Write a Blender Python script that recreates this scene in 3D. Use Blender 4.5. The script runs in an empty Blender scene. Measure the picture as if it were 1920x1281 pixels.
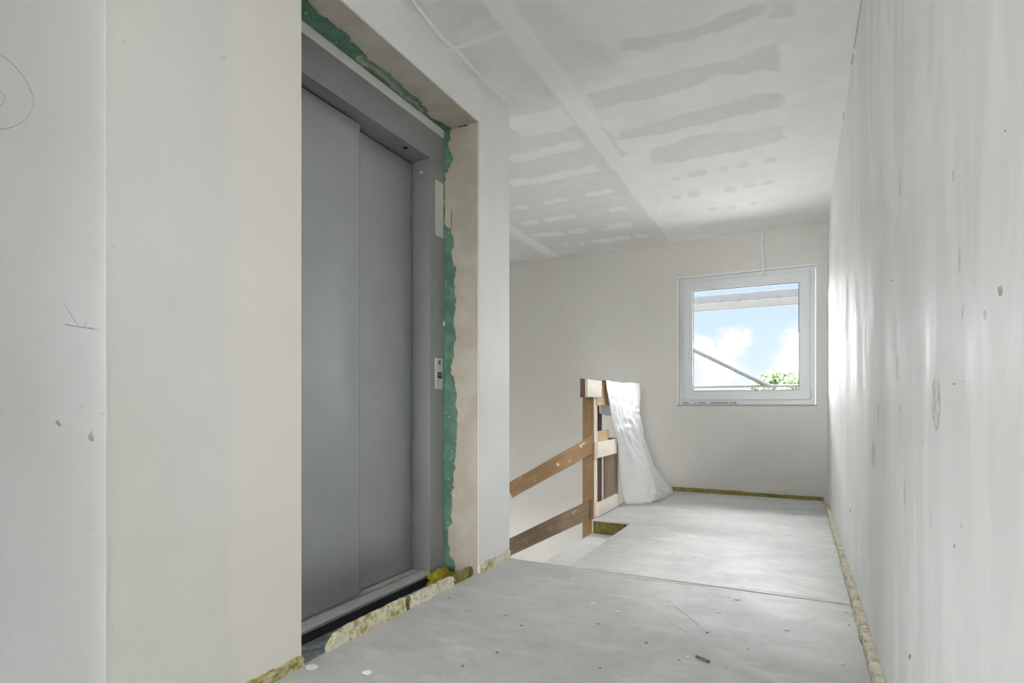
import bpy, bmesh, math, random
import numpy as np
from mathutils import Vector, Matrix, noise

# ------------------------------------------------------------------ camera, sky, lights, exposure
K = 0.88                                   # camera height in metres; the plan below is laid out in these units
FPX = 1058.0                               # focal length for a 1920 px wide frame
YAW = math.atan2(537.0, FPX)
SN, CS = math.sin(YAW), math.cos(YAW)
scene = bpy.context.scene
col = scene.collection

cam_d = bpy.data.cameras.new('camera')
cam_d.sensor_width = 36.0
cam_d.lens = 36.0 * FPX / 1920.0
cam_d.shift_y = 120.5 / 1920.0
cam_d.clip_start = 0.02
cam = bpy.data.objects.new('camera', cam_d)
cam.location = (0, 0, K)
cam.rotation_euler = (math.pi / 2, 0, YAW)
col.objects.link(cam)
scene.camera = cam

vs = scene.view_settings
vs.view_transform = 'Standard'
vs.look = 'None'
vs.gamma = 1.0
vs.use_curve_mapping = False
vs.exposure = 0.35
scene.cycles.max_bounces = 7
scene.cycles.diffuse_bounces = 5
scene.cycles.glossy_bounces = 3
scene.cycles.use_light_tree = False
scene.cycles.use_adaptive_sampling = True
scene.cycles.adaptive_threshold = 0.12
scene.cycles.caustics_reflective = False
scene.cycles.caustics_refractive = False
scene.cycles.sample_clamp_indirect = 8.0


def ray(u, v):
    a, b = (u - 960.0) / FPX, (761.0 - v) / FPX
    return Vector((CS * a - SN, SN * a + CS, b))


def on_x(u, v, x):
    d = ray(u, v); t = x / d.x
    return Vector((x, d.y * t, K + d.z * t))


def on_y(u, v, y):
    d = ray(u, v); t = y / d.y
    return Vector((d.x * t, y, K + d.z * t))


def on_z(u, v, z):
    d = ray(u, v); t = (z - K) / d.z
    return Vector((d.x * t, d.y * t, z))


def node(nt, kind, loc=(0, 0), **kw):
    n = nt.nodes.new(kind)
    for k, v in kw.items():
        setattr(n, k, v)
    return n


def mathn(nt, op, a, b=None, clamp=False):
    n = nt.nodes.new('ShaderNodeMath'); n.operation = op; n.use_clamp = clamp
    for i, x in enumerate((a, b)):
        if x is None:
            continue
        if isinstance(x, (int, float)):
            n.inputs[i].default_value = x
        else:
            nt.links.new(x, n.inputs[i])
    return n.outputs[0]


def mapr(nt, val, a, b, c=0.0, d=1.0, smooth=True):
    n = nt.nodes.new('ShaderNodeMapRange')
    if smooth:
        n.interpolation_type = 'SMOOTHSTEP'
    nt.links.new(val, n.inputs[0])
    for i, x in enumerate((a, b, c, d)):
        n.inputs[i + 1].default_value = x
    return n.outputs[0]


def mixc(nt, fac, a, b, mode='MIX'):
    n = nt.nodes.new('ShaderNodeMix'); n.data_type = 'RGBA'; n.blend_type = mode
    if isinstance(fac, (int, float)):
        n.inputs[0].default_value = fac
    else:
        nt.links.new(fac, n.inputs[0])
    for i, x in ((6, a), (7, b)):
        if isinstance(x, (tuple, list)):
            n.inputs[i].default_value = (*x[:3], 1)
        else:
            nt.links.new(x, n.inputs[i])
    return n.outputs[2]


# --- sky with sunlit cumulus clouds (bright enough to clip, as in the photograph)
CLOUD = 43.0
world = bpy.data.worlds.new('sky'); scene.world = world
world.use_nodes = True
nt = world.node_tree; nt.nodes.clear()
wout = node(nt, 'ShaderNodeOutputWorld'); bg = node(nt, 'ShaderNodeBackground')
nt.links.new(bg.outputs[0], wout.inputs[0])
tc = node(nt, 'ShaderNodeTexCoord')
sep = node(nt, 'ShaderNodeSeparateXYZ'); nt.links.new(tc.outputs['Generated'], sep.inputs[0])
elev = mapr(nt, sep.outputs[2], -0.02, 0.55, 0, 1, False)
blue = mixc(nt, elev, (0.69, 0.79, 0.86), (0.32, 0.51, 0.84))
mp = node(nt, 'ShaderNodeMapping'); nt.links.new(tc.outputs['Generated'], mp.inputs[0])
mp.inputs['Scale'].default_value = (1, 1, 1.7)
nz = node(nt, 'ShaderNodeTexNoise'); nt.links.new(mp.outputs[0], nz.inputs[0])
nz.inputs['Scale'].default_value = 5.5; nz.inputs['Detail'].default_value = 2; nz.inputs['Roughness'].default_value = 0.58
fine = node(nt, 'ShaderNodeTexNoise'); nt.links.new(mp.outputs[0], fine.inputs[0])
fine.inputs['Scale'].default_value = 34; fine.inputs['Detail'].default_value = 3; fine.inputs['Roughness'].default_value = 0.6
general = mapr(nt, nz.outputs[0], 0.42, 0.56)
gap = node(nt, 'ShaderNodeVectorMath', operation='DISTANCE')          # a clear gap between the clouds over the trees
nt.links.new(tc.outputs['Generated'], gap.inputs[0]); gap.inputs[1].default_value = ray(1420, 600).normalized()
dens = mathn(nt, 'MULTIPLY', general, mapr(nt, gap.outputs['Value'], 0.16, 0.26))
wisp = mathn(nt, 'MULTIPLY', mathn(nt, 'SUBTRACT', fine.outputs[0], 0.5), 0.05)
for (u, v, r) in ((1312, 652, 30), (1376, 646, 42), (1348, 690, 60), (1500, 640, 42), (1488, 680, 48)):
    d = ray(u, v).normalized()
    dp = node(nt, 'ShaderNodeVectorMath', operation='DISTANCE')
    nt.links.new(tc.outputs['Generated'], dp.inputs[0]); dp.inputs[1].default_value = d
    dist = mathn(nt, 'ADD', dp.outputs['Value'], wisp)
    rr = r / FPX * 0.80
    dens = mathn(nt, 'MAXIMUM', dens, mapr(nt, dist, rr * 1.25, rr * 0.10))
low = mapr(nt, sep.outputs[2], 0.09, 0.0)
dens = mathn(nt, 'MAXIMUM', dens, mathn(nt, 'MULTIPLY', low, 0.50))
cloudc = mixc(nt, fine.outputs[0], (CLOUD * 0.85, CLOUD * 0.86, CLOUD * 0.88), (CLOUD * 1.1, CLOUD * 1.09, CLOUD * 1.07))
rim = mixc(nt, mapr(nt, dens, 0.0, 0.62, 0, 1, False), blue, (0.82, 0.825, 0.835))
nt.links.new(mixc(nt, mathn(nt, 'POWER', mapr(nt, dens, 0.50, 1.0, 0, 1, False), 2.0), rim, cloudc), bg.inputs[0])
bg.inputs[1].default_value = 1.0

# --- sun (off to the side) and sampling portals for the daylight coming in at the end window and the unseen fill-light windows
sd = bpy.data.lights.new('sun', 'SUN'); sd.energy = 2.6; sd.angle = 0.01; sd.color = (1, 0.96, 0.9)
sun = bpy.data.objects.new('sun', sd); col.objects.link(sun)
sun.rotation_euler = Vector((0.70, 0.35, -0.62)).to_track_quat('-Z', 'Y').to_euler()


def portal(name, loc, direction, sx, sy):
    """marks a window opening for the sampler; gives no light of its own"""
    ld = bpy.data.lights.new(name, 'AREA'); ld.shape = 'RECTANGLE'; ld.size = sx; ld.size_y = sy
    ld.cycles.is_portal = True
    o = bpy.data.objects.new(name, ld); col.objects.link(o)
    o.location = loc; o.rotation_euler = Vector(direction).to_track_quat('-Z', 'Z').to_euler()
    return o


LW = (3.05, 4.40, -1.45, -0.15)            # unseen window added on the stair wall to light the stair void: y0, y1, z0, z1
BW = (-1.12, 0.14, 0.45, 2.25)             # unseen window at the corridor's rear end, sized for its fill light: x0, x1, z0, z1
portal('portal', (-0.478, 6.77 * 0.88 + 0.29, 1.54), (0, -1, 0), 1.25, 1.30)
portal('portal', (-4.69, (LW[0] + LW[1]) / 2, (LW[2] + LW[3]) / 2), (1, 0, 0), LW[1] - LW[0], LW[3] - LW[2])
HW = (-2.10, -1.20, 0.90, 1.95)             # unseen window added in the side hall to light the shaft face: y0, y1, z0, z1
portal('portal', (-4.69, (HW[0] + HW[1]) / 2, (HW[2] + HW[3]) / 2), (1, 0, 0), HW[1] - HW[0], HW[3] - HW[2])
portal('portal', ((BW[0] + BW[1]) / 2, -3.49, (BW[2] + BW[3]) / 2), (0, 1, 0), BW[1] - BW[0], BW[3] - BW[2])

# ------------------------------------------------------------------ helpers
rnd = random.Random(5)


def link(o, parent=None):
    col.objects.link(o)
    if parent is not None:
        o.parent = parent
    return o


def meshobj(name, verts, faces, mat, parent=None, smooth=False):
    me = bpy.data.meshes.new(name)
    me.from_pydata([tuple(v) for v in verts], [], faces)
    me.update()
    if smooth:
        me.polygons.foreach_set('use_smooth', [True] * len(me.polygons))
    if mat:
        me.materials.append(mat)
    return link(bpy.data.objects.new(name, me), parent)


def bmobj(name, bm, mat, parent=None, smooth=False):
    me = bpy.data.meshes.new(name)
    bmesh.ops.recalc_face_normals(bm, faces=bm.faces)
    bm.to_mesh(me); bm.free()
    if smooth:
        me.polygons.foreach_set('use_smooth', [True] * len(me.polygons))
    if mat:
        me.materials.append(mat)
    return link(bpy.data.objects.new(name, me), parent)


def bbox(bm, lo, hi, bevel=0.0):
    r = bmesh.ops.create_cube(bm, size=1.0)
    c = [(a + b) / 2 for a, b in zip(lo, hi)]; s = [b - a for a, b in zip(lo, hi)]
    for v in r['verts']:
        v.co = Vector((c[0] + v.co.x * s[0], c[1] + v.co.y * s[1], c[2] + v.co.z * s[2]))
    if bevel:
        es = {e for v in r['verts'] for e in v.link_edges}
        bmesh.ops.bevel(bm, geom=list(es), offset=bevel, segments=2, affect='EDGES', profile=0.6)


def box(name, lo, hi, mat, parent=None, bevel=0.0):
    bm = bmesh.new(); bbox(bm, lo, hi, bevel)
    return bmobj(name, bm, mat, parent)


def ring(name, o, i, y0, y1, mat, parent=None, bevel=0.003):
    """rectangular frame in the x-z plane; o and i are (x0, x1, z0, z1)"""
    vs_ = []
    for y in (y0, y1):
        for r in (o, i):
            vs_ += [(r[0], y, r[2]), (r[1], y, r[2]), (r[1], y, r[3]), (r[0], y, r[3])]
    fs = []
    for k in range(4):
        n = (k + 1) % 4
        fs += [(k, n, 4 + n, 4 + k), (8 + k, 12 + k, 12 + n, 8 + n), (k, 8 + k, 8 + n, n), (4 + k, 4 + n, 12 + n, 12 + k)]
    bm = bmesh.new()
    vv = [bm.verts.new(v) for v in vs_]
    for f in fs:
        bm.faces.new([vv[q] for q in f])
    if bevel:
        bmesh.ops.bevel(bm, geom=list(bm.edges), offset=bevel, segments=2, affect='EDGES')
    return bmobj(name, bm, mat, parent)


def board(name, p0, p1, width, thick, mat, parent=None, side=(0, 1, 0), bevel=0.002, warp=0.0, plumb=0.0):
    """plank from p0 to p1 (centre line); width across, thick along 'side'. Local x runs along the grain."""
    p0, p1 = Vector(p0), Vector(p1)
    ax = (p1 - p0); L = ax.length; ax.normalize()
    sd_ = Vector(side); sd_ = (sd_ - ax * sd_.dot(ax)).normalized()
    up = sd_.cross(ax)
    bm = bmesh.new()
    n = max(4, int(L / 0.05))
    prof = [(-0.5, -0.5), (0.5, -0.5), (0.5, 0.5), (-0.5, 0.5)]
    rings = []
    for k in range(n + 1):
        x = (k / n - 0.5) * L
        w = warp * (noise.noise(Vector((x * 3, L * 7, width * 31))))
        rings.append([bm.verts.new((x + plumb * (k / n) * b * width, a * thick + w, b * width + w * 0.6 + 0.0012 * noise.noise(Vector((x * 21, a * 5, b * 9 + L))))) for a, b in prof])
    for k in range(n):
        for q in range(4):
            r = (q + 1) % 4
            bm.faces.new((rings[k][q], rings[k][r], rings[k + 1][r], rings[k + 1][q]))
    bm.faces.new(rings[0]); bm.faces.new(rings[-1][::-1])
    if bevel:
        es = [e for e in bm.edges if len(e.link_faces) == 2 and e.link_faces[0].normal.dot(e.link_faces[1].normal) < 0.5]
        bm.normal_update()
        es = [e for e in bm.edges if len(e.link_faces) == 2 and e.calc_face_angle(0) > 0.9]
        bmesh.ops.bevel(bm, geom=es, offset=bevel, segments=1, affect='EDGES')
    o = bmobj(name, bm, mat, parent)
    M = Matrix((ax, sd_, up)).transposed().to_4x4()
    M.translation = (p0 + p1) / 2 - (Vector(parent.location) if parent is not None else Vector())
    o.matrix_local = M
    return o


def tube(name, pts, r, mat, parent=None, seg=10, smooth=True, close=True):
    pts = [Vector(p) for p in pts]
    bm = bmesh.new(); prev = None; rings = []
    for k, p in enumerate(pts):
        t = (pts[min(k + 1, len(pts) - 1)] - pts[max(k - 1, 0)]).normalized()
        a = t.cross(Vector((0, 0, 1)))
        if a.length < 0.05:
            a = t.cross(Vector((0, 1, 0)))
        a.normalize()
        if prev is not None and a.dot(prev) < 0:
            a = -a
        prev = a
        b = t.cross(a)
        rings.append([bm.verts.new(p + (a * math.cos(2 * math.pi * q / seg) + b * math.sin(2 * math.pi * q / seg)) * r) for q in range(seg)])
    for k in range(len(rings) - 1):
        for q in range(seg):
            n = (q + 1) % seg
            bm.faces.new((rings[k][q], rings[k][n], rings[k + 1][n], rings[k + 1][q]))
    if close:
        bm.faces.new(rings[0]); bm.faces.new(rings[-1])
    return bmobj(name, bm, mat, parent, smooth)


def empty(name, loc=(0, 0, 0)):
    o = bpy.data.objects.new(name, None); o.location = loc; o.empty_display_size = 0.1
    return link(o)


def tag(o, label, cat, group=None, kind=None):
    o['label'] = label; o['category'] = cat
    if group: o['group'] = group
    if kind: o['kind'] = kind
    return o


def struct(o, label=None):
    o['kind'] = 'structure'
    if label: o['label'] = label
    return o


def catmull(pts, n):
    pts = [np.array(p, float) for p in pts]; out = []
    P = [2 * pts[0] - pts[1]] + pts + [2 * pts[-1] - pts[-2]]
    for k in range(1, len(P) - 2):
        for q in range(n):
            t = q / n
            out.append(0.5 * ((2 * P[k]) + (-P[k - 1] + P[k + 1]) * t + (2 * P[k - 1] - 5 * P[k] + 4 * P[k + 1] - P[k + 2]) * t * t
                              + (-P[k - 1] + 3 * P[k] - 3 * P[k + 1] + P[k + 2]) * t ** 3))
    out.append(pts[-1])
    return out


# ------------------------------------------------------------------ materials
def newmat(name):
    m = bpy.data.materials.new(name); m.use_nodes = True
    nt_ = m.node_tree
    p = nt_.nodes['Principled BSDF']
    return m, nt_, p


def coords(nt_, scale=(1, 1, 1), what='Object', loc=(0, 0, 0)):
    t = node(nt_, 'ShaderNodeTexCoord'); mpn = node(nt_, 'ShaderNodeMapping')
    mpn.inputs['Scale'].default_value = scale; mpn.inputs['Location'].default_value = loc
    nt_.links.new(t.outputs[what], mpn.inputs[0])
    return mpn.outputs[0]


def noi(nt_, vec, scale, detail=4, rough=0.55, dist=0.0):
    n = node(nt_, 'ShaderNodeTexNoise')
    n.inputs['Scale'].default_value = scale; n.inputs['Detail'].default_value = detail
    n.inputs['Roughness'].default_value = rough; n.inputs['Distortion'].default_value = dist
    nt_.links.new(vec, n.inputs[0])
    return n.outputs[0]


def bump(nt_, p, h, strength=0.1, dist=0.01):
    b = node(nt_, 'ShaderNodeBump'); b.inputs['Strength'].default_value = strength; b.inputs['Distance'].default_value = dist
    nt_.links.new(h, b.inputs['Height']); nt_.links.new(b.outputs[0], p.inputs['Normal'])


def setc(nt_, p, c):
    if isinstance(c, (tuple, list)):
        p.inputs['Base Color'].default_value = (*c[:3], 1)
    else:
        nt_.links.new(c, p.inputs['Base Color'])


def plain(name, c, rough=0.5, metal=0.0, spec=0.5, var=0.0, scale=20):
    m, t, p = newmat(name)
    p.inputs['Roughness'].default_value = rough; p.inputs['Metallic'].default_value = metal
    p.inputs['Specular IOR Level'].default_value = spec
    if var:
        f = noi(t, coords(t), scale, 5)
        setc(t, p, mixc(t, mapr(t, f, 0.3, 0.7), tuple(x * (1 - var) for x in c), tuple(min(1, x * (1 + var)) for x in c)))
    else:
        setc(t, p, c)
    return m


def plaster(name, base, warm, stretch=(1, 1, 1), spec=0.3, rough=0.6, amt=0.8, band=None):
    m, t, p = newmat(name)
    v = coords(t, stretch)
    big = mapr(t, noi(t, v, 1.3, 3, 0.5), 0.35, 0.65)
    mid = noi(t, v, 7, 3, 0.6)
    c = mixc(t, mathn(t, 'MULTIPLY', big, amt), base, warm)
    c = mixc(t, mapr(t, mid, 0.35, 0.7, 0, 0.35), c, tuple(x * 0.93 for x in base))
    if band:                                   # smoothed filler over the edge profile
        sy = node(t, 'ShaderNodeSeparateXYZ'); t.links.new(coords(t), sy.inputs[0])
        edge_y = mathn(t, 'ADD', sy.outputs[1], mathn(t, 'MULTIPLY', mid, 0.10))
        c = mixc(t, mapr(t, edge_y, band[0], band[1], 0, 0.7), c, band[2])
    sp = mapr(t, noi(t, coords(t), 60, 2), 0.74, 0.80)
    c = mixc(t, mathn(t, 'MULTIPLY', sp, 0.25), c, (0.45, 0.44, 0.41))
    setc(t, p, c)
    p.inputs['Roughness'].default_value = rough; p.inputs['Specular IOR Level'].default_value = spec
    bump(t, p, noi(t, v, 30, 3), 0.08, 0.004)
    return m


M_left = plaster('plaster_warm', (0.785, 0.775, 0.75), (0.785, 0.76, 0.705), (1, 1, 0.45), band=(1.13, 1.20, (0.85, 0.81, 0.73)))
M_shaft = plaster('plaster_grey', (0.735, 0.75, 0.745), (0.71, 0.715, 0.70), (1, 1, 0.6))
M_far = plaster('plaster_far', (0.73, 0.715, 0.69), (0.715, 0.69, 0.655), (1, 1, 1))
M_pier = plaster('plaster_white', (0.90, 0.905, 0.90), (0.88, 0.875, 0.85), (1, 1.2, 0.4))
M_room = plain('plaster_plain', (0.88, 0.88, 0.87), 0.8, var=0.03, scale=3)

# glossy trowelled wall with upright streaks
m, t, p = newmat('plaster_streaked'); M_right = m
v = coords(t, (1, 4.2, 0.75))
st = noi(t, v, 1.5, 4, 0.60, 0.9)
v2 = coords(t, (1, 1.1, 0.7), loc=(0, 3.1, 0.4))
bl = noi(t, v2, 2.3, 4, 0.6, 0.6)
c = mixc(t, mapr(t, st, 0.36, 0.62), (0.82, 0.83, 0.825), (0.91, 0.92, 0.915))
c = mixc(t, mapr(t, bl, 0.40, 0.62, 0, 0.6), c, (0.84, 0.85, 0.845))
setc(t, p, c)
rr = mathn(t, 'ADD', mapr(t, st, 0.35, 0.65, 0.14, -0.08), mapr(t, bl, 0.40, 0.62, 0.41, 0.66))
t.links.new(rr, p.inputs['Roughness'])
p.inputs['Specular IOR Level'].default_value = 0.09
bump(t, p, mathn(t, 'ADD', st, mathn(t, 'MULTIPLY', noi(t, coords(t), 40, 2), 0.15)), 0.06, 0.006)

# board-and-filler ceiling: attribute 'paper' marks bare board, 'tape' the filled joints
m, t, p = newmat('ceiling_filled_boards'); M_ceil = m
at = node(t, 'ShaderNodeAttribute'); at.attribute_name = 'paper'
sp_ = node(t, 'ShaderNodeSeparateColor'); t.links.new(at.outputs['Color'], sp_.inputs[0])
v = coords(t)
cl = noi(t, v, 4, 3, 0.6)
filler = mixc(t, mapr(t, cl, 0.35, 0.65), (0.89, 0.89, 0.875), (0.93, 0.93, 0.915))
paper = mixc(t, mapr(t, noi(t, v, 9, 4), 0.35, 0.65), (0.765, 0.76, 0.745), (0.80, 0.795, 0.78))
c = mixc(t, sp_.outputs[0], filler, paper)
c = mixc(t, mathn(t, 'MULTIPLY', sp_.outputs[1], 0.95), c, (0.93, 0.925, 0.905))
setc(t, p, c)
p.inputs['Roughness'].default_value = 0.65; p.inputs['Specular IOR Level'].default_value = 0.3
bump(t, p, mathn(t, 'ADD', mathn(t, 'MULTIPLY', sp_.outputs[0], -0.6), mathn(t, 'ADD', mathn(t, 'MULTIPLY', sp_.outputs[1], 0.9), mathn(t, 'MULTIPLY', noi(t, v, 25, 2), 0.25))), 0.15, 0.004)

# reveal boards: attribute 'bare' = green board showing
m, t, p = newmat('reveal_green_board'); M_reveal = m
at = node(t, 'ShaderNodeAttribute'); at.attribute_name = 'bare'
sp_ = node(t, 'ShaderNodeSeparateColor'); t.links.new(at.outputs['Color'], sp_.inputs[0])
v = coords(t)
g = mixc(t, mapr(t, noi(t, v, 14, 5), 0.35, 0.7), (0.080, 0.175, 0.120), (0.135, 0.265, 0.185))
g = mixc(t, mapr(t, noi(t, v, 55, 3), 0.62, 0.72, 0, 0.6), g, (0.50, 0.60, 0.53))
f = mixc(t, mapr(t, noi(t, v, 8, 4), 0.35, 0.65), (0.47, 0.425, 0.35), (0.545, 0.505, 0.43))
setc(t, p, mixc(t, sp_.outputs[0], f, g))
p.inputs['Roughness'].default_value = 0.75
bump(t, p, mathn(t, 'ADD', mathn(t, 'MULTIPLY', sp_.outputs[0], -1.0), mathn(t, 'MULTIPLY', noi(t, v, 50, 4), 0.2)), 0.25, 0.004)

# screed
def screed(name, g):
    m, t, p = newmat(name)
    v = coords(t)
    big = noi(t, v, 1.1, 4, 0.6, 0.3)
    mid = noi(t, coords(t, (1.0, 2.4, 1)), 3.2, 6, 0.62, 0.4)
    fin = noi(t, v, 26, 5, 0.65)
    c = mixc(t, mapr(t, big, 0.34, 0.66), tuple(min(0.9, x * g) for x in (0.57, 0.57, 0.565)), tuple(min(0.9, x * g) for x in (0.68, 0.68, 0.675)))
    c = mixc(t, mapr(t, mid, 0.48, 0.68, 0, 0.65), c, tuple(min(0.9, x * g) for x in (0.77, 0.77, 0.765)))
    c = mixc(t, mapr(t, mid, 0.40, 0.28, 0, 0.5), c, tuple(min(0.9, x * g) for x in (0.47, 0.465, 0.455)))
    c = mixc(t, mapr(t, fin, 0.55, 0.75, 0, 0.35), c, tuple(min(0.9, x * g) for x in (0.48, 0.475, 0.465)))
    spk = noi(t, coords(t, (1, 1.5, 1)), 11, 6, 0.7, 0.5)
    c = mixc(t, mapr(t, spk, 0.50, 0.66, 0, 0.45), c, tuple(min(0.9, x * g) for x in (0.50, 0.495, 0.485)))
    c = mixc(t, mapr(t, spk, 0.44, 0.32, 0, 0.35), c, tuple(min(0.9, x * g) for x in (0.76, 0.76, 0.75)))
    vo = node(t, 'ShaderNodeTexVoronoi'); vo.inputs['Scale'].default_value = 5.5; t.links.new(v, vo.inputs[0])
    spl = mathn(t, 'MULTIPLY', mapr(t, mathn(t, 'ADD', vo.outputs[0], mathn(t, 'MULTIPLY', fin, 0.12)), 0.125, 0.10), mapr(t, noi(t, v, 2.7, 2), 0.52, 0.6))
    c = mixc(t, mathn(t, 'MULTIPLY', spl, 0.7), c, tuple(min(0.9, x * g) for x in (0.76, 0.76, 0.745)))
    setc(t, p, c)
    t.links.new(mapr(t, big, 0.3, 0.7, 0.62, 0.46), p.inputs['Roughness'])
    p.inputs['Specular IOR Level'].default_value = 0.45
    bump(t, p, mathn(t, 'ADD', fin, mathn(t, 'MULTIPLY', mid, 1.5)), 0.12, 0.004)
    return m


M_floor = screed('concrete_screed', 0.93)
M_floor2 = screed('concrete_screed_pale', 1.10)  # same screed, paler throughout, for the landing slab
M_slab = plain('white_dusted_slab', (0.92, 0.925, 0.92), 0.7, var=0.05, scale=9)
M_pit = plain('dusty_pit_membrane', (0.30, 0.32, 0.34), 0.55, var=0.5, scale=26)
M_conc = plain('raw_concrete', (0.42, 0.42, 0.41), 0.85, var=0.12, scale=8)
M_steel = plain('grey_door_steel', (0.455, 0.475, 0.495), 0.46, 0.80, 0.5, var=0.03, scale=5)
M_frame = plain('grey_frame_steel', (0.315, 0.32, 0.325), 0.50, 0.2, 0.5, var=0.02, scale=5)
M_alu = plain('sill_aluminium', (0.76, 0.76, 0.75), 0.45, 0.15, var=0.06, scale=30)
M_black = plain('black_membrane', (0.022, 0.024, 0.028), 0.45, var=0.3, scale=18)
M_gap = plain('dark_gap', (0.02, 0.02, 0.02), 0.8)
M_plate = plain('protective_film_plate', (0.60, 0.66, 0.58), 0.3, 0.0)
M_plate2 = plain('call_plate_steel', (0.56, 0.60, 0.58), 0.35, 0.1)
M_btn = plain('button_black', (0.01, 0.01, 0.01), 0.3)
M_arrow = plain('arrow_grey', (0.55, 0.57, 0.55), 0.4)
M_filler = plain('white_filler', (0.80, 0.80, 0.77), 0.7, var=0.04, scale=12)
M_pvc = plain('white_pvc', (0.75, 0.78, 0.80), 0.35, 0.0, 0.5)
M_gasket = plain('grey_gasket', (0.10, 0.10, 0.11), 0.6)
M_seal = plain('grey_seal_strip', (0.40, 0.40, 0.40), 0.6)
M_print = plain('faded_print', (0.30, 0.30, 0.31), 0.6)
M_bead = plain('white_plaster_bead', (0.88, 0.88, 0.86), 0.5)
M_pencil = plain('pencil_graphite', (0.30, 0.30, 0.29), 0.6)
M_pencil2 = plain('pencil_graphite_dark', (0.19, 0.19, 0.185), 0.6)
M_chip = plain('gouge_grey', (0.42, 0.41, 0.39), 0.9, var=0.25, scale=60)
M_gouge = plain('gouge_light', (0.68, 0.68, 0.67), 0.8, var=0.2, scale=40)
M_crack = plain('hairline_grey', (0.70, 0.69, 0.66), 0.9)
M_cable = plain('white_cable_sheath', (0.86, 0.86, 0.84), 0.4)
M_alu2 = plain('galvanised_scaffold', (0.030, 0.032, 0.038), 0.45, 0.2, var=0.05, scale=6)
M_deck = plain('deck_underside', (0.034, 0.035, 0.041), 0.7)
M_crumb = plain('dark_crumb', (0.21, 0.205, 0.195), 0.9, var=0.3, scale=80)
M_white = plain('plaster_crumb', (0.86, 0.86, 0.84), 0.8)
M_lawn = plain('gravel_yard', (0.27, 0.265, 0.25), 0.9, var=0.3, scale=0.6)
M_bark = plain('bark', (0.13, 0.10, 0.07), 0.9, var=0.3, scale=6)
M_leaf = plain('leaf_green', (0.092, 0.135, 0.062), 0.6, var=0.25, scale=1.2)
M_nail = plain('nail_steel', (0.25, 0.25, 0.25), 0.4, 0.8)


def wood(name, a, b, splat=0.0, rough=0.65):
    m, t, p = newmat(name)
    v = coords(t, (1.2, 16, 16))
    gr = noi(t, v, 2.2, 6, 0.6, 0.6)
    v3 = coords(t, (1, 3, 3))
    bl = noi(t, v3, 2.5, 3)
    c = mixc(t, mapr(t, gr, 0.34, 0.66), a, b)
    c = mixc(t, mapr(t, bl, 0.42, 0.66, 0, 0.45), c, tuple(x * 0.72 for x in a))
    vo = node(t, 'ShaderNodeTexVoronoi'); vo.inputs['Scale'].default_value = 3.1; t.links.new(coords(t, (1, 1.6, 1.6)), vo.inputs[0])
    kn = mapr(t, vo.outputs[0], 0.085, 0.05, 0, 0.6)
    c = mixc(t, kn, c, tuple(x * 0.45 for x in a))
    if splat:
        s = mapr(t, noi(t, coords(t), 17, 3, 0.5), 0.66, 0.70, 0, splat)
        c = mixc(t, s, c, (0.66, 0.62, 0.58))
    setc(t, p, c)
    p.inputs['Roughness'].default_value = rough; p.inputs['Specular IOR Level'].default_value = 0.25
    bump(t, p, gr, 0.15, 0.003)
    return m


W_brown = wood('formwork_brown', (0.245, 0.150, 0.070), (0.33, 0.205, 0.100))
W_rail = wood('rail_orange_brown', (0.33, 0.205, 0.105), (0.42, 0.27, 0.145), 0.8)
W_dark = wood('weathered_brown', (0.19, 0.130, 0.078), (0.27, 0.190, 0.120), 0.25)
W_pale = wood('fresh_spruce', (0.88, 0.79, 0.69), (0.91, 0.84, 0.75))
W_tan = wood('tan_board', (0.56, 0.37, 0.20), (0.64, 0.45, 0.27))
W_grey = wood('greyed_timber', (0.26, 0.20, 0.145), (0.34, 0.265, 0.20))
W_deep = wood('deep_brown', (0.11, 0.065, 0.05), (0.16, 0.10, 0.08))


def wool(name, pale, olive, k=0.5):
    m, t, p = newmat(name)
    v = coords(t)
    n1 = noi(t, v, 38, 4, 0.65); n2 = noi(t, v, 9, 3)
    f = mathn(t, 'ADD', mathn(t, 'MULTIPLY', n1, 0.65), mathn(t, 'MULTIPLY', n2, 0.35))
    c = mixc(t, mapr(t, f, k - 0.07, k + 0.09), olive, pale)
    c = mixc(t, mapr(t, noi(t, v, 70, 2), 0.64, 0.72, 0, 0.6), c, tuple(x * 0.45 for x in olive))
    setc(t, p, c); p.inputs['Roughness'].default_value = 0.95; p.inputs['Specular IOR Level'].default_value = 0.1
    bump(t, p, n1, 0.6, 0.006)
    return m


M_wool = wool('edge_wool_pale', (0.72, 0.68, 0.53), (0.40, 0.35, 0.14), 0.46)
M_wool_o = wool('edge_wool_olive', (0.36, 0.31, 0.12), (0.22, 0.19, 0.06), 0.5)
M_wool_d = wool('batt_olive', (0.20, 0.17, 0.060), (0.12, 0.10, 0.03), 0.5)
M_wool_m = wool('edge_wool_mossy', (0.60, 0.56, 0.36), (0.30, 0.26, 0.06), 0.50)
M_wool_y = wool('wool_yellow', (0.48, 0.44, 0.05), (0.30, 0.27, 0.03), 0.5)
M_wool_w = wool('edge_wool_white', (0.78, 0.75, 0.63), (0.46, 0.41, 0.20), 0.42)

# translucent polythene film
m, t, p = newmat('white_polythene'); M_film = m
p.inputs['Base Color'].default_value = (0.97, 0.975, 0.975, 1); p.inputs['Roughness'].default_value = 0.30; p.inputs['Specular IOR Level'].default_value = 0.7
tr = node(t, 'ShaderNodeBsdfTranslucent'); tr.inputs[0].default_value = (0.96, 0.965, 0.965, 1)
mx = node(t, 'ShaderNodeMixShader'); mx.inputs[0].default_value = 0.22
t.links.new(p.outputs[0], mx.inputs[1]); t.links.new(tr.outputs[0], mx.inputs[2])
t.links.new(mx.outputs[0], t.nodes['Material Output'].inputs[0])

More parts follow.
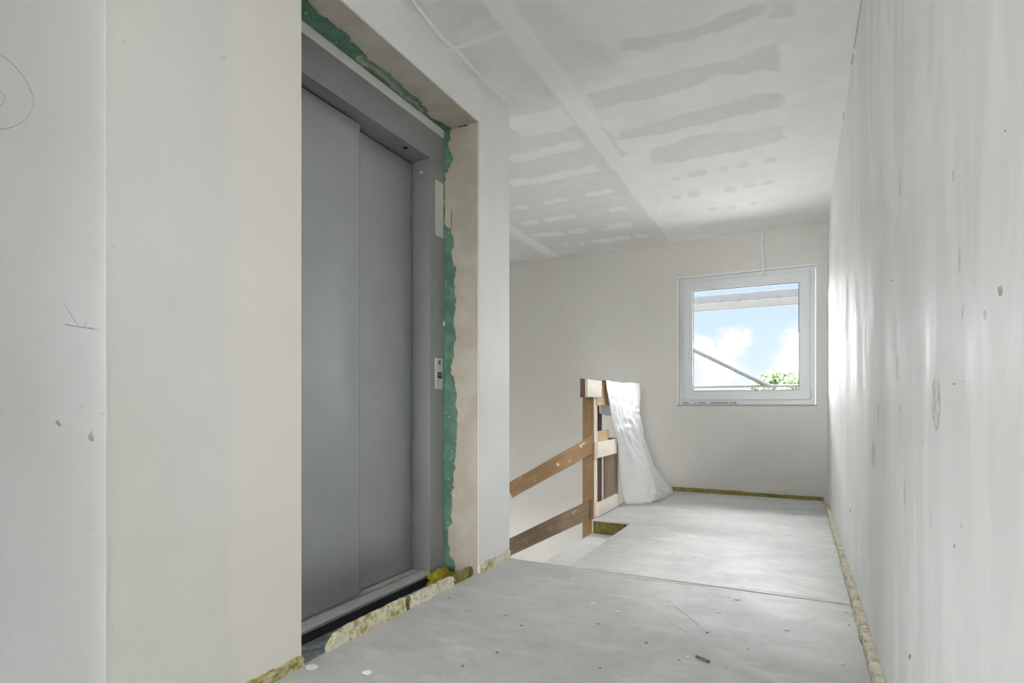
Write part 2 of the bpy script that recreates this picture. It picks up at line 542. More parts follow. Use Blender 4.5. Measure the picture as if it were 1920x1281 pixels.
# window glass
m, t, p = newmat('window_glass'); M_glass = m
t.nodes.remove(p)
tb = node(t, 'ShaderNodeBsdfTransparent'); tb.inputs[0].default_value = (0.97, 0.985, 0.98, 1)
gl = node(t, 'ShaderNodeBsdfGlossy'); gl.inputs['Roughness'].default_value = 0.02
fr = node(t, 'ShaderNodeFresnel'); fr.inputs[0].default_value = 1.2
mx = node(t, 'ShaderNodeMixShader')
t.links.new(fr.outputs[0], mx.inputs[0]); t.links.new(tb.outputs[0], mx.inputs[1]); t.links.new(gl.outputs[0], mx.inputs[2])
t.links.new(mx.outputs[0], t.nodes['Material Output'].inputs[0])

# ------------------------------------------------------------------ plan (metres)
XL = -1.70 * K            # corridor face of the lift wall
XR = 0.27 * K             # face of the long wall
YF = 6.77 * K             # window wall
ZC = 2.933 * K            # ceiling
Y_A, Y_B = 0.8815 * K, 1.5645 * K      # near pier
Y_C, Y_D = 2.911 * K, 3.311 * K        # far pier
XFR = -1.945 * K          # lift frame face
ZS = 2.695 * K            # soffit of the opening
XW = -4.4                 # outer wall on the stair side
YB = -3.2                 # rear wall
ZB = -2.9                 # storey below
XE, XV = -1.265 * K, -1.615 * K        # screed edge and stair void edge
Y_S0, Y_S1 = 3.295 * K, 4.735 * K      # cut-out in the screed
ZSLAB = -0.117 * K

# ------------------------------------------------------------------ setting: walls
bm = bmesh.new()
bbox(bm, (XFR - 0.45, Y_A, ZB), (XL, Y_B, ZC), 0)
wall_left = struct(bmobj('wall_left', bm, M_left))
bm = bmesh.new()
bbox(bm, (XFR - 0.45, Y_B, ZS), (XL, Y_C, ZC), 0)
bbox(bm, (XFR - 0.45, Y_C, -0.02), (XL, Y_D, ZC), 0)
struct(bmobj('wall_left_pier', bm, M_pier))
w = box('wall_shaft', (XW, Y_A + 0.0005, ZB), (XL - 0.012, Y_B - 0.002, ZC), M_shaft); struct(w)
w = box('wall_shaft_rear', (XW, Y_B, ZB), (XFR - 0.42, Y_C, ZC), M_room); struct(w)
w = box('wall_stair_near', (XW, Y_C, ZB), (XFR - 0.40, Y_D - 0.001, ZC), M_room); struct(w)
# plaster corner skim on the camera-facing side of the shaft
w = box('corner_skim', (XL - 1.40, Y_A - 0.0015, 0.0), (XL - 0.004, Y_A, ZC), M_shaft, wall_left)
w = box('corner_bead', (XL - 0.006, Y_A - 0.003, 0.0), (XL + 0.0015, Y_A + 0.003, ZC), M_left, wall_left)

wall_right = struct(box('wall_right', (XR, YB, ZB), (XR + 0.3, YF + 0.3, ZC), M_right))
bm = bmesh.new()
bbox(bm, (XW - 0.3, YB - 0.3, -0.3), (BW[0], YB, ZC)); bbox(bm, (BW[1], YB - 0.3, -0.3), (XR + 0.3, YB, ZC))
bbox(bm, (BW[0], YB - 0.3, -0.3), (BW[1], YB, BW[2])); bbox(bm, (BW[0], YB - 0.3, BW[3]), (BW[1], YB, ZC))
struct(bmobj('wall_back', bm, M_room))
struct(box('wall_light_blocker', (-1.35, YB, -0.3), (-1.20, -0.10, ZC), M_room))  # unseen partition added to keep rear light off the shaft face
bm = bmesh.new()                                             # stair wall with windows added for fill light, out of the camera's sight
bbox(bm, (XW - 0.3, YB, ZB), (XW, HW[0], ZC)); bbox(bm, (XW - 0.3, HW[1], ZB), (XW, LW[0], ZC))
bbox(bm, (XW - 0.3, HW[0], ZB), (XW, HW[1], HW[2])); bbox(bm, (XW - 0.3, HW[0], HW[3]), (XW, HW[1], ZC))
bbox(bm, (XW - 0.3, LW[1], ZB), (XW, YF + 0.3, ZC))
bbox(bm, (XW - 0.3, LW[0], ZB), (XW, LW[1], LW[2])); bbox(bm, (XW - 0.3, LW[0], LW[3]), (XW, LW[1], ZC))
struct(bmobj('wall_stair', bm, M_room))

WX0, WX1, WZ0, WZ1 = -1.2515 * K, 0.166 * K, 1.01 * K, 2.49 * K
bm = bmesh.new()
bbox(bm, (XW - 0.3, YF, ZB), (WX0, YF + 0.3, ZC)); bbox(bm, (WX1, YF, ZB), (XR + 0.3, YF + 0.3, ZC))
bbox(bm, (WX0, YF, ZB), (WX1, YF + 0.3, WZ0)); bbox(bm, (WX0, YF, WZ1), (WX1, YF + 0.3, ZC))
wall_far = struct(bmobj('wall_far', bm, M_far))

# ------------------------------------------------------------------ ceiling with filler pattern
HC = ZC - K
step = 0.0125
xs = np.arange(XW, XR + 0.006, step); ys = np.arange(0.35, YF + 0.006, step)
xs[-1] = XR; ys[-1] = YF
GX, GY = np.meshgrid(xs, ys, indexing='ij')


def vnoise(X, Y, f, seed):
    r = np.random.RandomState(seed); T = r.rand(256, 256)
    x, y = X * f + 57.3, Y * f + 91.7
    x0, y0 = np.floor(x).astype(int), np.floor(y).astype(int)
    fx, fy = x - x0, y - y0
    fx = fx * fx * (3 - 2 * fx); fy = fy * fy * (3 - 2 * fy)
    g = lambda a, b: T[a % 256, b % 256]
    return (g(x0, y0) * (1 - fx) + g(x0 + 1, y0) * fx) * (1 - fy) + (g(x0, y0 + 1) * (1 - fx) + g(x0 + 1, y0 + 1) * fx) * fy


def fbm(X, Y, f, seed, o=3):
    s = 0
    for k in range(o):
        s = s + vnoise(X, Y, f * 2 ** k, seed + k) * 0.5 ** k
    return s / (2 - 0.5 ** (o - 1)) - 0.5


def sst(a, b, x):
    q = np.clip((x - a) / (b - a), 0, 1)
    return q * q * (3 - 2 * q)


def cz(zx, zy):                       # from the enlarged ceiling view to the ceiling plane
    p_ = on_z(860 + 0.40625 * zx, 0.40625 * zy, ZC)
    return p_.x, p_.y


wob = fbm(GX, GY, 7, 11, 4); wob2 = fbm(GX, GY, 5, 31, 4)
paper = np.zeros_like(GX)
XJ1, XJ2 = -1.29 * K, -2.80 * K            # filled board joints


def stripe(pts, strength=1.0, seed=1):
    """pts: (zx, top zy, bottom zy) along one bare stripe"""
    a = sorted((cz(x, (y0 + y1) / 2)[0], cz(x, y0)[1], cz(x, y1)[1]) for x, y0, y1 in pts)
    X = np.array([q[0] for q in a]); lo = np.array([min(q[1:]) for q in a]); hi = np.array([max(q[1:]) for q in a])
    c_, h_ = (lo + hi) / 2, (hi - lo) / 2
    wb = fbm(GX, GY, 7, seed, 5) * 1.25
    d = np.abs(GY + wb * 0.07 - np.interp(GX, X, c_)) - np.interp(GX, X, h_)
    mk = sst(0.010, -0.010, d) * sst(-0.02, 0.02, GX - X[0] + wb * 0.10) * sst(-0.02, 0.02, X[-1] - GX + wb * 0.10)
    return mk * strength


def add(mk):
    global paper
    paper = np.maximum(paper, mk)


add(stripe([(780, 185, 248), (860, 178, 245), (930, 165, 225), (945, 150, 205), (1050, 130, 190), (1200, 85, 148), (1300, 40, 110), (1420, 15, 60)], 0.9, 3))
add(stripe([(1420, -40, 92), (1560, -80, 70)], 0.7, 5))
add(stripe([(620, 430, 520), (720, 395, 485), (900, 350, 455), (1050, 305, 410), (1170, 290, 365), (1280, 265, 350), (1400, 220, 315), (1500, 170, 335)], 0.9, 7))
add(stripe([(745, 610, 650), (900, 575, 625), (1080, 515, 590), (1250, 470, 540), (1400, 425, 505), (1490, 425, 492)], 1.0, 9))
add(stripe([(900, 690, 760), (1000, 655, 750), (1150, 620, 725), (1300, 605, 695), (1500, 575, 650)], 0.9, 13))
add(stripe([(560, 400, 700), (640, 520, 760), (740, 600, 720), (765, 640, 710)], 0.7, 15))
add(sst(XJ1 + 0.05, XJ1 + 0.09, GX + wob * 0.05) * sst(XJ1 + 0.34, XJ1 + 0.20, GX + wob2 * 0.25) * sst(cz(560, 440)[1] + 0.1, cz(560, 440)[1] - 0.2, GY + wob * 0.3) * 0.5)
for (zx, zy, rx, ry) in ((1000, 825, 28, 10), (1075, 808, 22, 14), (1115, 797, 30, 15), (1230, 780, 26, 18), (1315, 762, 30, 13), (1440, 740, 34, 14),
                         (1000, 912, 26, 9), (1090, 895, 34, 14), (1255, 875, 32, 16), (1345, 855, 30, 11), (1430, 843, 28, 12),
                         (1180, 965, 26, 8), (1270, 955, 22, 8), (1355, 940, 16, 8)):
    cx, cy = cz(zx, zy); ax_ = abs(cz(zx + rx, zy)[0] - cx); ay = abs(cz(zx, zy + ry)[1] - cy)
    d = np.sqrt(((GX - cx + wob * 0.05) / ax_) ** 2 + ((GY - cy + wob2 * 0.05) / ay) ** 2)
    add(sst(1.15, 0.85, d) * 0.8)
# field between the two filled joints: mostly bare paper with screw rows filled across it
inb = sst(XJ1 - 0.03, XJ1 - 0.07, GX + wob * 0.05) * sst(XJ2 + 0.04, XJ2 + 0.07, GX)
field = inb * 0.95
for pts in ([(240, 545, 640), (400, 510, 620), (520, 470, 580)], [(240, 715, 760), (400, 680, 720), (560, 650, 690)],
            [(240, 838, 865), (400, 805, 842), (640, 762, 795)]):
    field = np.minimum(field, 1 - stripe(pts, 0.95, int(pts[0][1])) * inb)
for n_, pts in enumerate(([(240, 957, 978), (480, 915, 935), (700, 875, 897)], [(280, 1025, 1045), (520, 990, 1008), (790, 945, 965)],
                          [(350, 1080, 1100), (600, 1050, 1075), (830, 1015, 1045)], [(490, 1125, 1142), (700, 1100, 1118), (900, 1075, 1092)])):
    gaps = sst(0.36, 0.46, vnoise(GX, GY * 0.1, 11, 70 + n_))
    field = np.minimum(field, 1 - stripe(pts, 0.95, 40 + n_) * inb * gaps)
field = field * np.where(GY < cz(400, 500)[1], 0.55 + 0.45 * sst(-0.06, 0.08, wob2), 1)
paper = np.maximum(paper, field)
paper = np.maximum(paper, sst(XJ2 - 0.06, XJ2 - 0.12, GX + wob * 0.04) * 0.8 * sst(-0.25, 0.0, wob2 + 0.12))
tape = np.maximum(sst(0.058, 0.046, np.abs(GX - XJ1 + wob * 0.012)), sst(0.050, 0.036, np.abs(GX - XJ2 + wob * 0.012)))
nj = sst(0.020, 0.008, np.abs(GY - cz(160, 160)[1] + wob * 0.02)) * (GX < XJ1 + 0.06)
tape = np.maximum(tape, nj)
nx_, ny_ = GX.shape
V = np.stack([GX, GY, np.full_like(GX, ZC) - 0.0030 * tape], -1).reshape(-1, 3)
V[:, 2] += 0
idx = np.arange(nx_ * ny_).reshape(nx_, ny_)
F = np.stack([idx[:-1, :-1], idx[:-1, 1:], idx[1:, 1:], idx[1:, :-1]], -1).reshape(-1, 4)
b0 = len(V)
x0, x1, y0, y1 = XW - 0.3, XR + 0.3, YB - 0.3, YF + 0.3
extra = np.array([(x0, y0, ZC + 0.012), (x1, y0, ZC + 0.012), (x1, y1, ZC + 0.012), (x0, y1, ZC + 0.012),
                  (x0, y0, ZC + 0.3), (x1, y0, ZC + 0.3), (x1, y1, ZC + 0.3), (x0, y1, ZC + 0.3)])
V = np.vstack([V, extra])
EF = np.array([(0, 3, 2, 1), (4, 5, 6, 7), (0, 1, 5, 4), (1, 2, 6, 5), (2, 3, 7, 6), (3, 0, 4, 7)]) + b0
F = np.vstack([F, EF])
me = bpy.data.meshes.new('ceiling')
me.vertices.add(len(V)); me.vertices.foreach_set('co', V.astype(np.float32).ravel())
me.loops.add(F.size); me.loops.foreach_set('vertex_index', F.ravel().astype(np.int32))
me.polygons.add(len(F)); me.polygons.foreach_set('loop_start', np.arange(0, F.size, 4, dtype=np.int32))
me.update(calc_edges=True)
ca = me.color_attributes.new('paper', 'FLOAT_COLOR', 'POINT')
cd = np.zeros((len(V), 4), np.float32); cd[:b0, 0] = paper.ravel(); cd[:b0, 1] = tape.ravel(); cd[:, 3] = 1
ca.data.foreach_set('color', cd.ravel())
me.materials.append(M_ceil)
ceiling = struct(link(bpy.data.objects.new('ceiling', me)))

# ragged bead of filler where ceiling meets the lift wall, and along the window wall and the long wall
def ragged_bead(name, pts, w_, h_, mat, parent, seed, seg=None):
    """irregular sausage of filler along a polyline"""
    P = catmull(pts, 14); verts = []; faces = []
    q = 7
    for k, p_ in enumerate(P):
        tdir = Vector(P[min(k + 1, len(P) - 1)]) - Vector(P[max(k - 1, 0)]); tdir.normalize()
        a = tdir.cross(Vector((0, 0, 1))).normalized()
        s = 0.55 + 0.9 * abs(noise.noise(Vector((k * 0.23, seed, 1.7)))) + 0.25 * noise.noise(Vector((k * 0.9, seed, 4)))
        s *= min(1, (k + 0.3) / 3, (len(P) - k - 0.7) / 3) ** 0.5
        for j in range(q):
            an = 2 * math.pi * j / q
            verts.append(Vector(p_) + a * math.cos(an) * w_ * s + Vector((0, 0, 1)) * math.sin(an) * h_ * s)
    for k in range(len(P) - 1):
        for j in range(q):
            n = (j + 1) % q
            faces.append((k * q + j, k * q + n, (k + 1) * q + n, (k + 1) * q + j))
    return meshobj(name, verts, faces, mat, parent, True)


pts = [on_z(u, v, ZC - 0.003) for u, v in ((760, -18), (790, 22), (830, 72), (858, 96), (880, 120), (905, 148), (935, 175), (958, 193))]
ragged_bead('filler_ridge', pts, 0.014, 0.006, M_bead, ceiling, 3)
pts = [on_z(u, v, ZC - 0.001) for u, v in ((960, 491), (1060, 477), (1160, 464), (1250, 452), (1330, 443), (1430, 430), (1552, 415))]
ragged_bead('filler_ridge', [Vector((p_.x, YF - 0.006, ZC - 0.004)) for p_ in pts], 0.012, 0.008, M_left, ceiling, 8)
# open joint between ceiling and the long wall
for a_, b_ in (((1617, 22), (1611, 62)), ((1611, 62), (1602, 118)), ((1600, 128), (1597, 152)), ((1583, 230), (1581, 243))):
    q0, q1 = on_x(*a_, XR - 0.0008), on_x(*b_, XR - 0.0008)
    q0.z = q1.z = ZC - 0.002
    tube('joint_crack', [q0, (q0 + q1) / 2 + Vector((0, 0, -0.002)), q1], 0.0028, M_chip, ceiling, 6)

# ------------------------------------------------------------------ floor
def slab(name, outline, z0, z1, mat, bevel=0.004):
    bm = bmesh.new()
    vv = [bm.verts.new((x, y, z1)) for x, y in outline]
    f = bm.faces.new(vv)
    r = bmesh.ops.extrude_face_region(bm, geom=[f])
    for q in r['geom']:
        if isinstance(q, bmesh.types.BMVert):
            q.co.z = z0
    bm.normal_update()
    if bevel:
        es = [e for e in bm.edges if all(abs(q.co.z - z1) < 1e-6 for q in e.verts)]
        bmesh.ops.bevel(bm, geom=es, offset=bevel, segments=2, affect='EDGES')
    return struct(bmobj(name, bm, mat))


XFL = 0.238 * K           # screed stops short of the long wall
XFLL = -1.712 * K
YJ = 3.284 * K            # expansion joint
def jag(n, a, b, amp, seed):
    """slightly wandering edge from a to b"""
    out = []
    for k in range(n + 1):
        s = k / n
        x = a[0] + (b[0] - a[0]) * s; y = a[1] + (b[1] - a[1]) * s
        w_ = amp * noise.noise(Vector((x * 9, y * 9, seed))) * min(1, 8 * s, 8 * (1 - s))
        out.append((x + (w_ if abs(b[1] - a[1]) > abs(b[0] - a[0]) else 0), y + (w_ if abs(b[0] - a[0]) >= abs(b[1] - a[1]) else 0)))
    return out


near = [(XW, YB), (XFL, YB)] + jag(60, (XFL, 0.2), (XFL, YJ), 0.008, 1) + jag(40, (XFL, YJ), (XFLL, YJ), 0.006, 2)[1:] + \
       jag(30, (XFLL, YJ), (XFLL, Y_A - 0.01), 0.010, 3)[1:] + [(XW, Y_A - 0.01)]
floor_near = slab('floor', near, ZSLAB + 0.001, 0.0, M_floor, 0.003)
rc = 0.05
corner = [(XE - rc + rc * math.cos(a), Y_S1 - rc + rc * math.sin(a)) for a in np.linspace(0, math.pi / 2, 8)]
far = jag(40, (XE, YJ + 0.006), (XFL, YJ + 0.006), 0.006, 2) + jag(40, (XFL, YJ + 0.006), (XFL, YF - 0.018), 0.006, 6)[1:] + \
      [(XV, YF - 0.018), (XV, Y_S1)] + corner[::-1] + [(XE, Y_S1 - 0.3), (XE, Y_S0 + 0.3)]
slab('floor_landing', far, ZSLAB + 0.001, 0.002, M_floor2, 0.003)
struct(box('floor_joint_fill', (XFLL, YJ - 0.004, -0.06), (XFL, YJ + 0.010, -0.0015), M_conc))
bm = bmesh.new()
bbox(bm, (XV, Y_S0 - 0.4, ZSLAB - 0.2), (XR, YF, ZSLAB)); 
bbox(bm, (XFR - 0.01, YB, ZSLAB - 0.2), (XR, Y_S0 - 0.4, ZSLAB)); bbox(bm, (XW, YB, ZSLAB - 0.2), (XFR - 0.01, Y_A, ZSLAB))
slab_o = struct(bmobj('floor_slab', bm, M_slab))
# raised lip of filler along the joint
pts = [on_z(u, v, 0.001) for u, v in ((1335, 1099), (1380, 1102), (1430, 1108), (1490, 1116), (1540, 1124), (1597, 1134))]
ragged_bead('joint_lip', pts, 0.016, 0.0030, M_floor, floor_near, 12)
pts = [on_z(u, v, 0.0005) for u, v in ((1170, 1082), (1215, 1087), (1275, 1094), (1330, 1100))]
ragged_bead('joint_lip', pts, 0.010, 0.002, M_floor, floor_near, 15)
# mineral wool showing under the screed at the stair cut-out
def wool_box(name, x0, x1, y0, y1, z0, z1, mat, parent, amp=0.004, step_=0.02, seed=0):
    bm = bmesh.new(); bbox(bm, (x0, y0, z0), (x1, y1, z1))
    n = max(1, min(90, int(max(x1 - x0, y1 - y0, z1 - z0) / step_)))
    long_e = [e for e in bm.edges if e.calc_length() > step_ * 2]
    while long_e:
        bmesh.ops.subdivide_edges(bm, edges=long_e, cuts=1, use_grid_fill=True)
        long_e = [e for e in bm.edges if e.calc_length() > step_ * 2]
        if len(bm.verts) > 6000:
            break
    for v_ in bm.verts:
        s = v_.co * 37 + Vector((seed, 0, 0))
        v_.co += Vector((noise.noise(s), noise.noise(s + Vector((9, 3, 1))), noise.noise(s + Vector((2, 8, 5))))) * amp
    return bmobj(name, bm, mat, parent)


wool_box('wool_batt', XV + 0.012, XE - 0.035, Y_S1 - 0.012, Y_S1 + 0.05, ZSLAB + 0.003, -0.010, M_wool_d, floor_near, 0.003, 0.02, 3)
box('screed_edge', (XE - 0.0035, Y_S0 + 0.02, -0.05), (XE + 0.0015, Y_S1 - 0.055, 0.0022), M_bead, floor_near)
# stair flight going down beside the railing
bm = bmesh.new()
for k in range(9):
    x1_ = XV - 0.27 * k; z1_ = ZSLAB - 0.155 * (k + 1) - 0.12
    bbox(bm, (x1_ - 0.275, Y_D + 0.002, z1_ - 0.22), (x1_, 4.74 * K, z1_))
struct(bmobj('stair_flight', bm, M_conc))
struct(box('floor_below', (XW, Y_C, ZB - 0.2), (XV + 0.3, YF, ZB), M_conc))
struct(box('wall_below', (XV + 0.05, Y_C, ZB), (XV + 0.25, YF, ZSLAB - 0.2), M_room))
# pit in front of the lift sill
struct(box('floor_pit', (XFR - 0.02, Y_B - 0.002, -0.12), (XFLL + 0.004, Y_C + 0.002, -0.048), M_pit))
struct(box('ground', (-140, -140, -6.6), (140, 140, -6.4), M_lawn))

# ------------------------------------------------------------------ lift opening: reveal boards with bare green edges
def attr_grid(name, P, mask, mat, parent):
    n, m_ = mask.shape
    idx_ = np.arange(n * m_).reshape(n, m_)
    F_ = np.stack([idx_[:-1, :-1], idx_[1:, :-1], idx_[1:, 1:], idx_[:-1, 1:]], -1).reshape(-1, 4)
    o = meshobj(name, P.reshape(-1, 3).tolist(), F_.tolist(), mat, parent)
    a = o.data.color_attributes.new('bare', 'FLOAT_COLOR', 'POINT')
    d_ = np.ones((n * m_, 4), np.float32); d_[:, 0] = mask.ravel(); a.data.foreach_set('color', d_.ravel())
    return o


gx = np.arange(XFR - 0.02, XL - 0.004, 0.003); gz = np.arange(-0.03, ZS - 0.001, 0.004)
A, B = np.meshgrid(gx, gz, indexing='ij')
bpts = [(240, 846), (258, 846), (270, 841), (285, 847), (305, 848), (322, 840), (326, 834), (425, 834), (432, 846), (445, 850), (490, 849), (505, 853), (560, 854),
        (590, 852), (620, 854), (640, 854), (665, 851), (685, 848), (700, 846), (708, 852), (730, 855), (780, 857), (810, 856), (850, 856),
        (880, 852), (900, 850), (925, 848), (945, 847), (968, 846), (980, 850), (990, 840), (1010, 840), (1030, 842), (1045, 845), (1050, 852), (1078, 852)]
zz = [on_y(u, v, Y_C) for v, u in bpts]
zb = np.array([q.z for q in zz])[::-1]; xb = np.array([q.x for q in zz])[::-1]
edge = np.interp(B, zb, xb) + fbm(A, B, 30, 5, 4) * 0.034
mask = sst(0.004, -0.004, A - edge)
streak = sst(0.006, 0.002, np.abs(A - on_y(847, 400, Y_C).x)) * sst(on_y(847, 440, Y_C).z, on_y(847, 420, Y_C).z, B) * (B > on_y(847, 440, Y_C).z) * (B < on_y(847, 395, Y_C).z)
mask = np.maximum(mask, streak * 0.7)
depth = 0.0015 + 0.0020 * (1 - mask) + 0.001 * fbm(A, B, 12, 8, 3)
attr_grid('reveal_board', np.stack([A, Y_C - depth, B], -1), mask, M_reveal, wall_left)
gy = np.arange(Y_B, Y_C, 0.004)
A, B = np.meshgrid(gx, gy, indexing='ij')
spts = [(90, -40), (130, 20), (200, 85), (260, 140), (350, 200), (400, 260), (460, 320), (475, 350), (560, 400), (650, 480), (740, 560), (830, 640), (850, 690), (960, 755), (985, 790)]
sp3 = [on_z(540 + zx * 0.31228, zy * 0.31228, ZS) for zx, zy in spts]
yb = np.array([q.y for q in sp3]); xb = np.array([q.x for q in sp3])
o_ = np.argsort(yb)
edge = np.interp(B, yb[o_], xb[o_]) + fbm(A, B, 28, 15, 4) * 0.036
mask = sst(0.004, -0.004, A - edge)
patch = np.exp(-((A - edge + 0.035 + fbm(A, B, 30, 6, 2) * 0.03) / 0.012) ** 2) * (B > sp3[6].y) * (B < sp3[12].y)
mask = mask * (1 - 0.7 * patch)
depth = 0.0015 + 0.0020 * (1 - mask)
attr_grid('soffit_board', np.stack([A, B, ZS - depth], -1), mask, M_reveal, wall_left)
# pencil-thin edge beads and a chip at the soffit corner
bm = bmesh.new(); bbox(bm, (XL - 0.006, Y_C - 0.0015, 0.03), (XL + 0.0012, Y_C + 0.006, ZS)); bmobj('corner_bead', bm, M_left, wall_left)
q0 = on_y(860, 238, Y_C - 0.005)
tube('corner_chip', [q0, on_y(868, 236, Y_C - 0.005), on_y(876, 234.5, Y_C - 0.005)], 0.0032, M_gap, wall_left, 6)

# ------------------------------------------------------------------ lift
YD0, YD1 = 1.740 * K, 2.758 * K
ZD = 2.4677 * K
ZSILL = 0.014
lift = empty('elevator', (XFR, (YD0 + YD1) / 2, 0))
tag(lift, 'grey steel elevator entrance with two sliding door panels', 'elevator')


def lp(o):                      # keep world-space meshes in place under the lift's base
    o.matrix_parent_inverse = Matrix.Translation(-Vector(o.parent.location)) if o.parent.type == 'EMPTY' else Matrix()
    return o


PX = -2.061 * K
lp(box('frame_jamb', (PX - 0.045, YD1, -0.04), (XFR, Y_C - 0.004, ZD), M_frame, lift, 0.002))
lp(box('frame_jamb', (PX - 0.03, Y_B + 0.004, -0.04), (XFR, YD0, ZD), M_frame, lift, 0.002))
hd = lp(box('frame_header', (PX - 0.03, Y_B + 0.004, ZD), (XFR, Y_C - 0.004, 2.643 * K), M_frame, lift, 0.002))
lp(box('header_filler', (XFR - 0.03, Y_B + 0.004, 2.643 * K), (XFR + 0.002, Y_C - 0.006, ZS - 0.002), M_filler, lift, 0.001))
YM = 2.243 * K
lp(box('door_panel', (PX + 0.012, YD0 - 0.03, ZSILL + 0.006), (PX + 0.034, YM, ZD - 0.010), M_steel, lift, 0.002))
lp(box('door_panel', (PX - 0.04, YM - 0.04, ZSILL + 0.006), (PX - 0.012, YD1 - 0.006, ZD - 0.010), M_steel, lift, 0.002))
dp = [o_ for o_ in lift.children if o_.name.startswith('door_panel')][0]
box('panel_edge_shade', (PX + 0.008, YM, ZSILL + 0.006), (PX + 0.033, YM + 0.004, ZD - 0.010), M_frame, dp)  # darker strip added to draw the shaded step between the panels
lp(box('door_gap', (PX - 0.07, YD0 - 0.05, -0.03), (PX - 0.044, YD1 + 0.02, ZD + 0.02), M_gap, lift))
sill = lp(box('sill', (PX - 0.05, YD0 - 0.02, ZSILL - 0.022), (XFR, YD1, ZSILL), M_alu, lift, 0.0015))
lp(box('sill_lip', (XFR - 0.004, YD0 - 0.02, ZSILL - 0.018), (XFR + 0.004, YD1, ZSILL - 0.011), M_frame, lift, 0.001))
lp(box('sill_apron', (XFR - 0.012, Y_B + 0.002, -0.12), (XFR - 0.001, YD1 + 0.06, ZSILL - 0.019), M_black, lift))
o = box('sill_groove', (PX + 0.036, YD0 - 0.02, ZSILL - 0.001), (PX + 0.044, YD1, ZSILL + 0.0006), M_frame, sill)
# indicator plate, call plate with arrow button, sensor hole, screw
a, b = on_x(816.5, 345, XFR), on_x(830.5, 440, XFR)
pl = lp(box('indicator_plate', (XFR - 0.001, a.y, on_x(816.5, 441, XFR).z), (XFR + 0.004, b.y, on_x(816.5, 337, XFR).z), M_plate, lift, 0.001))
a, b = on_x(815.5, 672, XFR), on_x(829, 729, XFR)
cp = lp(box('call_plate', (XFR - 0.001, a.y, on_x(815.5, 729.5, XFR).z), (XFR + 0.006, b.y, on_x(815.5, 671, XFR).z), M_plate2, lift, 0.0015))
a, b = on_x(819, 698, XFR), on_x(826.3, 710, XFR)
y0_, y1_, z0_, z1_ = a.y, b.y, b.z, a.z
box('call_button', (XFR + 0.004, y0_, z0_), (XFR + 0.008, y1_, z1_), M_btn, cp, 0.001)
ym, w_ = (y0_ + y1_) / 2, (y1_ - y0_)
zt, zbm = z1_ - 0.22 * (z1_ - z0_), z0_ + 0.22 * (z1_ - z0_)
xq = XFR + 0.0087
bm = bmesh.new()
vv = [bm.verts.new((xx, yy, z_)) for xx in (xq - 0.0006, xq) for yy, z_ in ((ym - 0.34 * w_, zt), (ym + 0.34 * w_, zt), (ym, zbm), )]
bm.faces.new(vv[:3]); bm.faces.new(vv[3:]);
for k in range(3):
    n = (k + 1) % 3
    bm.faces.new((vv[k], vv[n], vv[3 + n], vv[3 + k]))
bmobj('arrow_symbol', bm, M_arrow, cp)
# dark notch inside the arrow makes the open chevron
bm = bmesh.new()
vv = [bm.verts.new((xx, yy, z_)) for xx in (xq - 0.0002, xq + 0.0006) for yy, z_ in ((ym - 0.17 * w_, zt + 0.001), (ym + 0.17 * w_, zt + 0.001), (ym, zbm + 0.5 * (zt - zbm)))]
bm.faces.new(vv[:3]); bm.faces.new(vv[3:])
for k in range(3):
    n = (k + 1) % 3
    bm.faces.new((vv[k], vv[n], vv[3 + n], vv[3 + k]))
bmobj('arrow_notch', bm, M_btn, cp)
a, b = on_x(820.5, 676, XFR), on_x(824, 684, XFR)
box('indicator_lens', (XFR + 0.005, a.y, b.z), (XFR + 0.0068, b.y, a.z), plain('lens_dark', (0.12, 0.14, 0.10), 0.3), cp, 0.0005)


def disc(name, c, n, r, h, mat, parent, seg=14):
    n = Vector(n).normalized()
    return tube(name, [Vector(c) - n * h / 2, Vector(c) + n * h / 2], r, mat, parent, seg, False)


q0 = on_z(760, 277, ZD)
lp(disc('sensor_eye', (q0.x, q0.y, ZD), (0, 0, 1), 0.013, 0.004, M_gap, lift))
q0 = on_y(790.5, 324, YD1)
lp(disc('jamb_screw', (q0.x, YD1, q0.z), (0, 1, 0), 0.009, 0.006, M_alu, lift))
# plaster crumb stuck to the door frame edge
q0 = on_x(831.5, 608, XFR)
lp(tube('plaster_fleck', [q0 + Vector((0.001, 0, 0.016)), q0 + Vector((0.003, 0.002, 0)), q0 + Vector((0.001, 0, -0.012))], 0.005, M_filler, lift, 6))
for (u, v, r) in ((652, 356, 0.006), (630, 1103, 0.006), (640, 1122, 0.005), (709, 835, 0.005), (722, 970, 0.007)):
    X_ = PX + 0.034 if u < 671 else PX - 0.012
    q0 = on_x(u, v, X_)
    lp(disc('door_fleck', q0, (1, 0, 0), r * 0.6, 0.0016, M_plate2 if v != 970 else M_frame, lift, 7))

